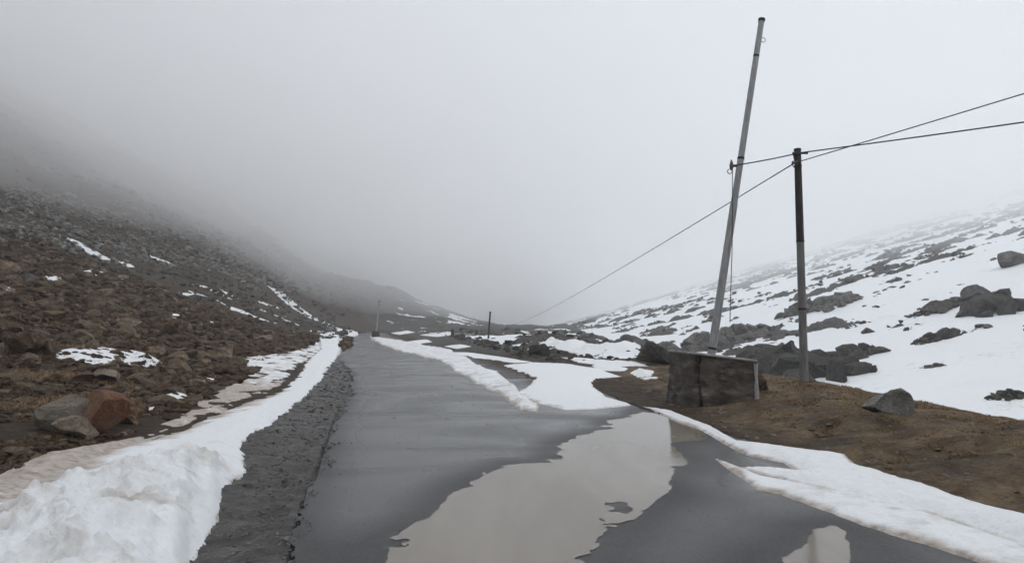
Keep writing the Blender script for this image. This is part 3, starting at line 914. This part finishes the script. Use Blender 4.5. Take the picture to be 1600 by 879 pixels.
bank_w, dirty_w = px_line(bp), px_line(dirty)
def cond_left(x, y):
    s = left_edge(y) - x
    m_ = -x - 47
    P_ = np.stack([x, y], 1)
    return (s > 1.6) & (sdist(P_, bank_w) < -0.25) & (sdist(P_, dirty_w) < 0.15 * (1 + perlin(x * 1.3, y * 1.3, 3))) & (m_ < 6) & (fbm(x / 5, y / 5, 3, 201) > -0.25)
def cond_mountain(x, y):
    return (-x > 46) & (-x < 190)
def cond_scree(x, y):
    # a tongue of pale scree coming down the mountain
    return (np.abs(-x - 62 - 0.10 * (y - 80) - 7 * perlin(y / 30, y * 0, 8)) < 13 + 4 * perlin(x / 8, y / 8, 5)) & (y > 55)
def cond_mid(x, y):
    return (x > left_edge(y) + 9 + 0.02 * y) & (x < right_rim(y) + 3) & (y > 34)
def cond_right(x, y):
    R_, S_ = land(x, y)
    return (x > right_rim(y) + 6) & (R_ > S_ - 0.3) & (R_ < S_ + 0.6)

ORD = ['nearest', 'second nearest', 'third nearest', 'fourth nearest', 'fifth nearest']
def place_many(name, pts, size, mats, noun, marks, group, seed, flat=0.65, sub=2, cat='rock', snow=False):
    """strewn rocks: those closest to a landmark are told apart by it, the others share their landmark's label"""
    rg = np.random.RandomState(seed)
    R_, S_ = land(pts[:, 0], pts[:, 1])
    mk = np.array([ground(px, py)[:2] for _, px, py in marks])
    D_ = np.hypot(pts[:, None, 0] - mk[None, :, 0], pts[:, None, 1] - mk[None, :, 1])
    near_i = D_.argmin(1)
    rank = {}
    for k in range(len(marks)):
        for r_, i in enumerate(sorted(np.where(near_i == k)[0], key=lambda i: D_[i, k])):
            rank[i] = r_
    for i, (x, y) in enumerate(pts):
        s_ = size(rg, y)
        mat = mats[rg.randint(len(mats))]
        o = bpy.data.objects.new(name, rock_mesh(300 + rg.randint(12), sub, mat))
        f = flat * rg.uniform(0.7, 1.25)
        o.scale = (s_ * rg.uniform(.8, 1.3), s_ * rg.uniform(.8, 1.2), s_ * f)
        o.location = (x, y, (max(R_[i], S_[i]) if snow else R_[i]) + s_ * f * rg.uniform(0.1, 0.55))
        o.rotation_euler = (rg.uniform(-.35, .35), rg.uniform(-.35, .35), rg.uniform(0, 6.28))
        lm = marks[near_i[i]][0]
        lbl = '%s, %s one to %s' % (noun, ORD[rank[i]], lm) if rank[i] < 5 else '%s, farther off from %s' % (noun, lm)
        link(o); tag(o, lbl, cat, group)

lg = lambda a, b: (lambda r, y: a * (b / a) ** (r.rand() ** 1.8))
place_many('rubble_rock', scatter(150, -60, 540, 7.5, 52, cond_left, 1), lambda r, y: (0.007 + 0.015 * r.rand() ** 2) * y + 0.04, ['rock_tan'],
           'brown rubble rock',
           [('the reddish boulder', 135, 680), ('the largest rubble snow patch', 180, 560), ('the small slanting snow patch', 270, 492), ('the big rounded boulder', 25, 552),
            ('the lying brown boulder', 345, 588), ('the pale rubble-foot stone', 410, 535), ('the bend end of the snowbank', 490, 520), ('the long thin snow streak', 80, 440)], 'rubble rocks on the slope beside the snowbank', 5)
place_many('scree_boulder', scatter(55, -60, 640, 55, 150, cond_scree, 2), lg(0.35, 1.0), ['rock_scree', 'rock_grey'],
           'grey scree boulder',
           [('the light boulder ending the snow streak', 180, 430), ('the thin snow sliver', 290, 440), ('the far pale pole', 560, 490), ('the wide grey boulder', 34, 415)], 'scree boulders on the foggy hillside', 6, cat='boulder')
place_many('valley_rock', scatter(40, 640, 1060, 36, 95, cond_mid, 3), lg(0.25, 0.9), ['rock_dark', 'rock_brown'],
           'dark valley rock',
           [('the far dark pole', 762, 541), ('the round dark boulder', 981, 540), ('the olive boulder hump', 1020, 568), ('the high skyline snow streak', 890, 536)], 'rocks beyond the lay-by', 7)
place_many('slope_rock', scatter(50, 1000, 1650, 45, 130, cond_right, 4), lg(0.3, 1.1), ['rock_dark', 'rock_grey'],
           'dark snow-slope rock',
           [('the grey hump outcrop', 1320, 478), ('the blocky grey boulder', 1540, 470), ('the lone flat outcrop', 1480, 532), ('the long brown outcrop', 1290, 595), ('the cliff by the leaning pole', 1110, 546)], 'rocks poking out of the snow slope', 8, snow=True)

def rock_mass(name, pts, sizes, mat, label, seed, sub=1, flat=0.65, zfn=None, lift=(0.0, 0.5), parent=None):
    rg = np.random.RandomState(seed)
    n = len(pts)
    lib = [rock_verts(500 + k, sub, 7, 0.1) for k in range(16)]
    F0 = ICO[sub][1]; nv = len(ICO[sub][0])
    pick = rg.randint(16, size=n)
    L = np.array(lib)[pick]
    sc = np.stack([rg.uniform(.7, 1.35, n), rg.uniform(.7, 1.2, n), flat * rg.uniform(.6, 1.3, n)], 1) * sizes[:, None]
    L = L * sc[:, None, :]
    a = rg.uniform(0, 6.28, n); t = rg.uniform(-.5, .5, n)
    ca, sa, ct, st = np.cos(a), np.sin(a), np.cos(t), np.sin(t)
    x, y, z = L[..., 0], L[..., 1] * ct[:, None] - L[..., 2] * st[:, None], L[..., 1] * st[:, None] + L[..., 2] * ct[:, None]
    X = x * ca[:, None] - y * sa[:, None] + pts[:, 0:1]; Y = x * sa[:, None] + y * ca[:, None] + pts[:, 1:2]
    h = land(pts[:, 0], pts[:, 1])[0] if zfn is None else zfn(pts[:, 0], pts[:, 1])
    Z = z + (h + sc[:, 2] * rg.uniform(*lift, n))[:, None]
    V = np.stack([X, Y, Z], -1).reshape(-1, 3)
    F = (F0[None] + (np.arange(n) * nv)[:, None, None]).reshape(-1, 3)
    o = mesh_np(name, V, F, M[mat], smooth=False)
    return tag(o, label, kind='stuff')

def sz(n, pts, a, b, seed, p=2.2):
    rg = np.random.RandomState(seed)
    return (a + (b - a) * rg.rand(n) ** p) * pts[:, 1]

pts = scatter(13000, -80, 545, 5, 70, cond_left, 11)
pts2 = scatter(2600, -80, 545, 5, 70, cond_left, 111)
rock_mass('tan_rubble', pts2, sz(2600, pts2, .0012, .0085, 112, 2.4), 'rock_tan', 'lighter tan stones mixed into the brown rubble', 113)
rock_mass('rubble', pts, sz(13000, pts, .0012, .0105, 12, 2.6), 'rock_brown', 'brown stony rubble covering the slope beside the snowbank', 13)
pts = scatter(3500, -80, 760, 55, 260, lambda x, y: cond_mountain(x, y) | ((left_edge(y) - x > 4) & (y > 60)), 14)
rock_mass('hillside_stones', pts, sz(3500, pts, .0012, .006, 15), 'rock_dark', 'dark stones strewn over the foggy hillside', 16)
pts = scatter(3500, -80, 660, 55, 230, cond_scree, 17)
rock_mass('scree', pts, sz(3500, pts, .0012, .005, 18), 'rock_scree', 'pale grey scree lying on the foggy hillside', 19)
pts = scatter(1300, 640, 1080, 34, 130, cond_mid, 20)
rock_mass('valley_stones', pts, sz(1300, pts, .0012, .006, 21), 'rock_dark', 'dark stones between the snow streaks in the middle ground', 22)
pts = scatter(1300, 860, 1700, 42, 260, cond_right, 23)
rock_mass('slope_stones', pts, sz(1300, pts, .001, .0045, 24, 3), 'rock_dark', 'small dark stones dotting the snow slope', 25)

# gravel on the shoulder and the verge
def cond_gravel(x, y):
    d = sdist(np.stack([x, y], 1), road_poly)
    s = left_edge(y) - x
    return (d < 0.10 + 0.16 * perlin(x * 1.5, y * 1.5, 3)) & (d > -1.5) & (x < 0)
def cond_verge(x, y):
    return (x > 3.6) & (x < 7.2) & (y < 26) & (y > 3)
pts = scatter(7000, 150, 560, 3.4, 34, cond_gravel, 31)
rock_mass('gravel', pts, sz(7000, pts, .0005, .0034, 32, 3.0), 'rock_scree', 'loose grey gravel on the shoulder between road and snowbank', 33, flat=0.5)
pts = scatter(1500, 920, 1700, 6, 24, cond_verge, 34)
rock_mass('verge_stones', pts, sz(1500, pts, .0008, .0055, 35, 3.5), 'rock_pale', 'small pale stones on the brown verge', 36, flat=0.45)

pts = scatter(1500, 300, 1500, 3.6, 22, lambda x, y: sdist(np.stack([x, y], 1), road_poly) > 0.1, 51)
rock_mass('road_grit', pts, sz(1500, pts, .0004, .0013, 52, 3), 'rock_grey', 'scattered grit specks on the wet road', 53, flat=0.5, zfn=lambda x, y: base_z(y))
# dry grass
def grass(name, pts, h0, h1, seed, label):
    rg = np.random.RandomState(seed); n = len(pts)
    z = land(pts[:, 0], pts[:, 1])[0] - 0.01
    h = rg.uniform(h0, h1, n); a = rg.uniform(0, 6.28, n); w = 0.0035 + 0.0007 * pts[:, 1] * 0.6
    lean = rg.uniform(0.5, 1.6, n) * h; la = rg.uniform(0, 6.28, n)
    b = np.column_stack([pts, z])
    dx = np.column_stack([np.cos(a) * w, np.sin(a) * w, np.zeros(n)])
    md = b + np.column_stack([np.cos(la) * lean * .35, np.sin(la) * lean * .35, h * .65])
    tp = b + np.column_stack([np.cos(la) * lean, np.sin(la) * lean, h])
    V = np.stack([b - dx, b + dx, md + dx * .7, md - dx * .7, tp], 1).reshape(-1, 3)
    k = np.arange(n)[:, None] * 5
    F = np.concatenate([k + [0, 1, 2], k + [0, 2, 3], k + [3, 2, 4]], 0)
    return tag(mesh_np(name, V, F, M['grass'], smooth=False), label, kind='stuff')
pts = scatter(20000, 900, 1720, 7.5, 26, lambda x, y: (x > 4.3 + 0.02 * y + 0.9 * fbm(x / 1.2, y / 1.2, 3, 44)) & (x < right_rim(y) + 1.2) & (fbm(x / .6, y / .6, 3, 47) > .05), 41)
grass('dry_grass', pts, .015, .055, 42, 'short dry brown grass on the verge by the poles')
pts = scatter(16000, -80, 540, 8, 45, lambda x, y: (left_edge(y) - x > 4.5) & (fbm(x / 2.5, y / 2.5, 3, 48) > 0.12), 43)
grass('dry_grass', pts, .04, .16, 44, 'withered brown grass tufts among the rubble')

# ------------------------------------------------------------------ concrete block
def block():
    d = 14.3
    gl, gr, gc = at_depth(1042, 600, d + 1.4), at_depth(1180, 600, d + 0.2), at_depth(1090, 600, d)
    root = empty('concrete_block', (4.85, d + 0.6, land(np.array([4.85]), np.array([d]))[0][0]))
    tag(root, 'weathered dark concrete block with pale top slab at the leaning pole foot', 'concrete block')
    inv = -root.location
    # plan corners: front-left, front-right, back-right, back-left
    FL = Vector(at_depth(1088, 600, d)); FR = Vector(at_depth(1181, 600, d - 0.15)); BL = Vector(at_depth(1047, 600, d + 1.35)); BR = FR + (BL - FL) * 0.9
    zt = lambda px, py, dd: at_depth(px, py, dd)[2]
    zFL, zFR, zBL = zt(1090, 550, d), zt(1184, 562, d - .15), zt(1062, 546, d + 1.35)
    zBR = zFR + zBL - zFL
    zg = -0.25
    import bmesh
    def face_grid(A, B_, za, zb, nu, nv, splay_a, splay_b, seed):
        vs_, fs_ = [], []
        for i in range(nu + 1):
            for j in range(nv + 1):
                u, v = i / nu, j / nv
                p = A.lerp(B_, u); zt_ = za + (zb - za) * u
                vs_.append((p, zg + (zt_ - zg) * v, u, v))
        return vs_
    # one closed solid: rows of a loop round the plan, stacked in height, surface roughened and cracked
    plan = [(FL, zFL), (FR, zFR), (BR, zBR), (BL, zBL)]
    loop = []
    segs = [30, 14, 24, 18]
    for (a, za), (b_, zb), n_ in zip(plan, plan[1:] + plan[:1], segs):
        for i in range(n_):
            t = i / n_
            loop.append((a.lerp(b_, t), za + (zb - za) * t))
    cen = sum((p for p, _ in plan), Vector()) / 4
    nz = 26; vs_ = []
    for j in range(nz + 1):
        v = j / nz
        for i, (p, ztp) in enumerate(loop):
            out = Vector((p.x - cen.x, p.y - cen.y, 0)).normalized()
            z = zg + (ztp - 0.047 - zg) * v
            u = i / 30.0
            k = 0.11 * fbm(np.array([p.x * 2.0 + p.y * 1.6]), np.array([z * 2.6]), 4, 301)[0] + 0.09 * abs(fbm(np.array([p.x * 5]), np.array([z * 9.0]), 3, 305)[0])
            if i <= 30:
                k += 0.10 * math.exp(-((u - 0.72) / 0.22) ** 2 - ((v - 0.36) / 0.28) ** 2)      # bulging patch low on the face
                k -= 0.12 * max(0, 1 - v / 0.18) * (1 - u) ** 0.5 * (1 if u < 0.62 else 0.2)       # undercut foot
                k -= 0.13 * math.exp(-((u - 0.03 - 0.03 * math.sin(7 * v)) / 0.028) ** 2)         # deep crack at the corner
            if i >= 66:
                k += 0.22 * (1 - v) * 0.5                                                          # splayed rubble end
            q = Vector((p.x, p.y, 0)) + out * k
            vs_.append(Vector((q.x, q.y, z)) + inv)
    n_ = len(loop); fs_ = []
    for j in range(nz):
        for i in range(n_):
            i2 = (i + 1) % n_
            fs_.append((j * n_ + i, j * n_ + i2, (j + 1) * n_ + i2, (j + 1) * n_ + i))
    fs_.append(tuple(range(n_))[::-1]); fs_.append(tuple(nz * n_ + i for i in range(n_)))
    MB().add(vs_, fs_).build('body', M['concrete'], root, True, 35)
    # thin top slab, slightly overhanging, broken in two at the corner crack
    def slab(pl, name):
        c_ = sum((p for p, _ in pl), Vector()) / len(pl)
        lo, hi = [], []
        for p, z in pl:
            o_ = Vector((p.x - c_.x, p.y - c_.y, 0)).normalized() * 0.05
            q = Vector((p.x, p.y, 0)) + o_
            lo.append(Vector((q.x, q.y, z - 0.045)) + inv); hi.append(Vector((q.x, q.y, z + 0.005)) + inv)
        k = len(pl)
        f_ = [tuple(range(k))[::-1], tuple(range(k, 2 * k))] + [(i, (i + 1) % k, (i + 1) % k + k, i + k) for i in range(k)]
        o_ = MB().add(lo + hi, f_).build(name, M['concrete_pale'], root, False)
        bv = o_.modifiers.new('bevel', 'BEVEL'); bv.width = 0.012; bv.segments = 2
        return o_
    slab([(FL, zFL), (FR, zFR), (BR, zBR), (BL, zBL)], 'top_slab')
    # pale corner strip at the far edge
    c = MB()
    c.tube([Vector((FR.x + 0.0, FR.y - 0.03, z)) + inv for z in np.linspace(zg, zFR - 0.08, 9)], [0.045 + 0.012 * math.sin(5 * k) for k in range(9)], 6)
    c.build('corner_strip', M['concrete_pale'], root)
    return root
block()
B('boulder', 1192, 616, 34, 30, 'rock_brown', 81, 'brown earthy rock wedged behind the end of the concrete block', cat='boulder')

# ------------------------------------------------------------------ poles and wires
def lathe_pts(a, b, n): return [Vector(a).lerp(Vector(b), i / n) for i in range(n + 1)]
def ring(mb, c, r, t, axis='y', n=16):
    pts_ = []
    for k in range(n + 1):
        q = 2 * math.pi * k / n
        pts_.append(Vector(c) + (Vector((math.cos(q) * r, 0, math.sin(q) * r)) if axis == 'y' else Vector((0, math.cos(q) * r, math.sin(q) * r))))
    mb.tube(pts_, t, 6, False)

# leaning pole
LD = 16.3
lb = Vector(at_depth(1105, 596, LD)); lt = Vector(at_depth(1190, 32, LD))
lb = lb + (lb - lt).normalized() * 0.35
rt = empty('leaning_pole', lb); tag(rt, 'tall pale galvanised pole leaning beside the concrete block', 'pole')
L = lt - lb
def lp(t): return L * t
MB().tube([lp(0), lp(.25), lp(.498)], [.105, .100, .094], 20).build('lower_shaft', M['galvanised'], rt)
MB().tube([lp(.49), lp(.75), lp(1)], [.084, .078, .072], 20).build('upper_shaft', M['galvanised'], rt)
MB().tube([lp(.997), lp(1.004)], [.088, .088], 16).build('cap', M['iron'], rt)
q = MB(); ring(q, lp(.945) + Vector((.12, 0, 0)), .06, .010); q.build('eye_ring', M['galvanised'], rt)
for t in (.12, .49, .62, .9):
    MB().tube([lp(t - .003), lp(t + .003)], [.112 - .04 * t] * 2, 18).build('clamp_band', M['iron'], rt)
bz = Vector(at_depth(1143, 259, LD)) - lb
tt = (bz.z / L.z); ctr = lp(tt)
MB().box((bz + ctr) / 2, ((ctr.x - bz.x) / 2 + .02, .03, .025)).build('bracket', M['iron'], rt)
q = MB(); q.tube([bz + Vector((0, 0, -.12)), bz + Vector((0, 0, -.05)), bz + Vector((0, 0, .0)), bz + Vector((0, 0, .06)), bz + Vector((0, 0, .16))], [.018, .05, .055, .045, .012], 12); q.build('insulator', M['porcelain'], rt)
q = MB(); ring(q, bz + Vector((-.05, 0, -.15)), .06, .011); q.build('tie_loop', M['wire'], rt)
hw = []
for k in range(25):
    t = k / 24; p0 = at_depth(1146, 262, LD - .12); p1 = at_depth(1144, 503, LD - .12)
    z = p0[2] + (p1[2] - p0[2]) * t
    hw.append(Vector((p0[0] + (p1[0] - p0[0]) * t - .025 + .03 * math.sin(5 * t) * t, LD - .12, z)) - lb)
MB().tube(hw, .010, 6).build('hanging_wire', M['wire'], rt)

# straight pole
DD = 15.8
db = Vector(at_depth(1257, 600, DD)); dt = Vector(at_depth(1246, 234, DD))
gz = land(np.array([db.x]), np.array([DD]))[0][0]
dbz = Vector((db.x, DD, gz - 0.3))
rs = empty('straight_pole', dbz); tag(rs, 'upright pole, dark brown above and grey below, on the verge edge', 'pole')
L2 = Vector((dt.x, DD, dt.z)) - dbz
MB().tube([L2 * 0, L2 * .3, L2 * .62], [.098, .094, .090], 20).build('lower_shaft', M['pole_grey'], rs)
MB().tube([L2 * .615, L2 * .8, L2 * 1], [.0925, .088, .082], 20).build('upper_shaft', M['pole_dark'], rs)
MB().tube([L2 * .996, L2 * 1.004], [.088, .086], 16).build('cap', M['iron'], rs)
for t in (.34, .617, .93):
    MB().tube([L2 * (t - .004), L2 * (t + .004)], [.104 - .012 * t] * 2, 18).build('clamp_band', M['iron'], rs)
arm_z = at_depth(1248, 241, DD)[2] - dbz.z
ax = L2.x * arm_z / L2.z
MB().box(Vector((ax + 0.02, -0.10, arm_z)), (.19, .025, .022)).build('cross_arm', M['iron'], rs)
c0 = Vector((ax - .155, -.10, arm_z))
q = MB(); q.tube([c0 + Vector((0, 0, -.02)), c0 + Vector((.02, 0, -.14)), c0 + Vector((.03, 0, -.2))], .013, 8); q.build('hanger', M['iron'], rs)
ic = Vector((ax - .125, -.10, arm_z - .25))
q = MB(); q.tube([ic + Vector((-.07, 0, 0)), ic + Vector((-.05, 0, 0)), ic + Vector((-.03, 0, 0)), ic + Vector((0, 0, 0)), ic + Vector((.03, 0, 0)), ic + Vector((.05, 0, 0)), ic + Vector((.07, 0, 0))], [.035, .06, .035, .035, .035, .06, .035], 12); q.build('insulator', M['porcelain'], rs)
q = MB(); ring(q, ic + Vector((0, 0, -.06)), .05, .011); q.build('tie_loop', M['iron'], rs)

def wire(name, a, b, sag, r, label, n=40):
    a, b = Vector(a), Vector(b)
    pts_ = [a.lerp(b, i / n) - Vector((0, 0, 4 * sag * (i / n) * (1 - i / n))) for i in range(n + 1)]
    o = empty(name, a)
    bpy.data.objects.remove(o)
    mb = MB(); mb.tube(pts_, r, 6)
    o = mb.build(name, M['wire'])
    return tag(o, label, 'wire', None)
pa = lb + bz; pb = dbz + Vector((ax, -.13, arm_z))
wire('wire', pa, pb, 0.02, .016, 'short thick wire spanning from the leaning pole to the straight pole')
e1 = Vector(at_depth(1600, 179, 12.6)); e1 = pb + (e1 - pb) * 8 + Vector((0, 0, 0.5))
wire('wire', pb, e1, 0.5, .016, 'thick wire running from the cross arm out of the picture')
pc = dbz + ic
e2 = Vector(at_depth(1600, 138, 12.6)); e2 = pc + (e2 - pc) * 8
wire('wire', pc, e2, 0.25, .013, 'thin wire rising from the insulator out of the picture')
wire('wire', pc, at_depth(790, 507, 210), 1.2, .015, 'long thin wire descending from the straight pole into the fog')

def far_pole(px, ptop, pbot, depth, px_top, label, block_, mat):
    b = Vector(at_depth(px, pbot, depth)); t = Vector(at_depth(px_top, ptop, depth))
    g = land(np.array([b.x]), np.array([b.y]))[0][0]
    b0 = Vector((b.x, b.y, min(g, b.z) - 0.2))
    root = empty('far_pole', b0); tag(root, label, 'pole', None)
    MB().tube([Vector((0, 0, 0)), (t - b0) * .5, t - b0], [.13, .12, .11], 10).build('shaft', M[mat], root)
    MB().tube([(t - b0) * .985, (t - b0) * 1.006], [.15, .15], 8).build('cap', M['iron'], root)
    if block_:
        MB().tube([Vector((0, 0, 0)), Vector((0, 0, 0.9)), Vector((0, 0, 1.1))], [.62, .55, .45], 8).build('footing', M['rock_dark'], root)
    return root
far_pole(587, 470, 518, 92, 593, 'far pale pole with dark footing by the road bend', True, 'galvanised')
far_pole(762, 487, 541, 78, 766, 'far dark pole standing among the snowy rocks', False, 'pole_dark')

# low parapet and marker posts along the far bend
def parapet():
    a, b = ground(708, 519), ground(835, 529)
    a, b = at_depth(708, 519, 105), at_depth(838, 529, 100)
    root = empty('parapet', a); tag(root, 'low pale parapet wall running along the far valley edge', 'parapet')
    n = 9; A, B_ = Vector(a), Vector(b)
    for i in range(n):
        p, q = A.lerp(B_, i / n), A.lerp(B_, (i + .94) / n)
        g = land(np.array([p.x, q.x]), np.array([p.y, q.y]))[0].min() - .3
        h = max(p.z, q.z)
        d = (q - p).normalized(); w = Vector((-d.y, d.x, 0)) * .15
        vs_ = [p - w, p + w, q + w, q - w]
        lo = [Vector((v.x, v.y, g)) - A for v in vs_]; hi = [v - A for v in vs_]
        MB().add(lo + hi, [(3, 2, 1, 0), (4, 5, 6, 7), (0, 1, 5, 4), (1, 2, 6, 5), (2, 3, 7, 6), (3, 0, 4, 7)]).build('wall_segment', M['concrete_pale'], root, False)
parapet()
for px, py, lb_ in ((707, 518, 'dark marker post at the end of the far parapet'), (745, 519, 'dark marker post standing against the far parapet middle')):
    p = Vector(at_depth(px, py, 99)); g = land(np.array([p.x]), np.array([p.y]))[0][0]
    mb = MB(); mb.tube([Vector((p.x, p.y, min(g, p.z) - .2)), Vector((p.x, p.y, p.z + .25)), Vector((p.x, p.y, p.z + .42))], [.24, .24, .12], 8)
    tag(mb.build('marker_post', M['far_post']), lb_, 'post', 'marker posts by the far parapet')

# ------------------------------------------------------------------ haze
hb = MB(); zt = float(R1.max()) + 6
hb.box((0, 0, (zt - 14) / 2), (830, 830, (zt + 14) / 2))
hm = bpy.data.materials.new('haze'); hm.use_nodes = True
hn = hm.node_tree.nodes; hn.clear()
pv = hn.new('ShaderNodeVolumePrincipled')
pv.inputs['Color'].default_value = (0.995, 0.997, 0.999, 1)
pv.inputs['Density'].default_value = HAZE
pv.inputs['Anisotropy'].default_value = 0.0
ho = hn.new('ShaderNodeOutputMaterial')
hm.node_tree.links.new(pv.outputs[0], ho.inputs['Volume'])
hz = hb.build('haze', hm, None, False)
tag(hz, 'pale mountain fog filling the valley', kind='stuff')

def volume_material(name, dens):
    m = bpy.data.materials.new(name); m.use_nodes = True
    n = m.node_tree.nodes; n.clear()
    v = n.new('ShaderNodeVolumePrincipled')
    v.inputs['Color'].default_value = (0.990, 0.998, 1.0, 1)
    v.inputs['Density'].default_value = dens
    o = n.new('ShaderNodeOutputMaterial')
    m.node_tree.links.new(v.outputs[0], o.inputs['Volume'])
    return m
cx = np.linspace(-640, 640, 97); cyy = np.linspace(-500, 780, 97)
CX, CY = np.meshgrid(cx, cyy)
lowz = 27.0 - 0.065 * np.clip(CY, -50, 250) + 7.0 * fbm(CX / 55, CY / 55, 4, 401) - 4.0 * sstep(30, 110, CX) - 0.05 * np.clip(CY - 130, 0, 130)
topz = 135 + 8 * fbm(CX / 120, CY / 120, 3, 405)
nv = CX.size
V = np.vstack([np.stack([CX, CY, lowz], -1).reshape(-1, 3), np.stack([CX, CY, topz], -1).reshape(-1, 3)])
gf = grid_faces(97, 97)
rim_i = list(range(97)) + [97 * k + 96 for k in range(1, 97)] + [97 * 96 + k for k in range(95, -1, -1)] + [97 * k for k in range(95, 0, -1)]
side = np.array([(a, b, b + nv, a + nv) for a, b in zip(rim_i, rim_i[1:] + rim_i[:1])])
cl = mesh_np('cloud', V, np.vstack([gf, gf[:, ::-1] + nv, side]), volume_material('cloud', CLOUD))
tag(cl, 'low grey cloud hanging over the valley and hiding the mountainside', kind='stuff')
print('haze top', zt, 'low', float(R1.min()), float(S0.min()))
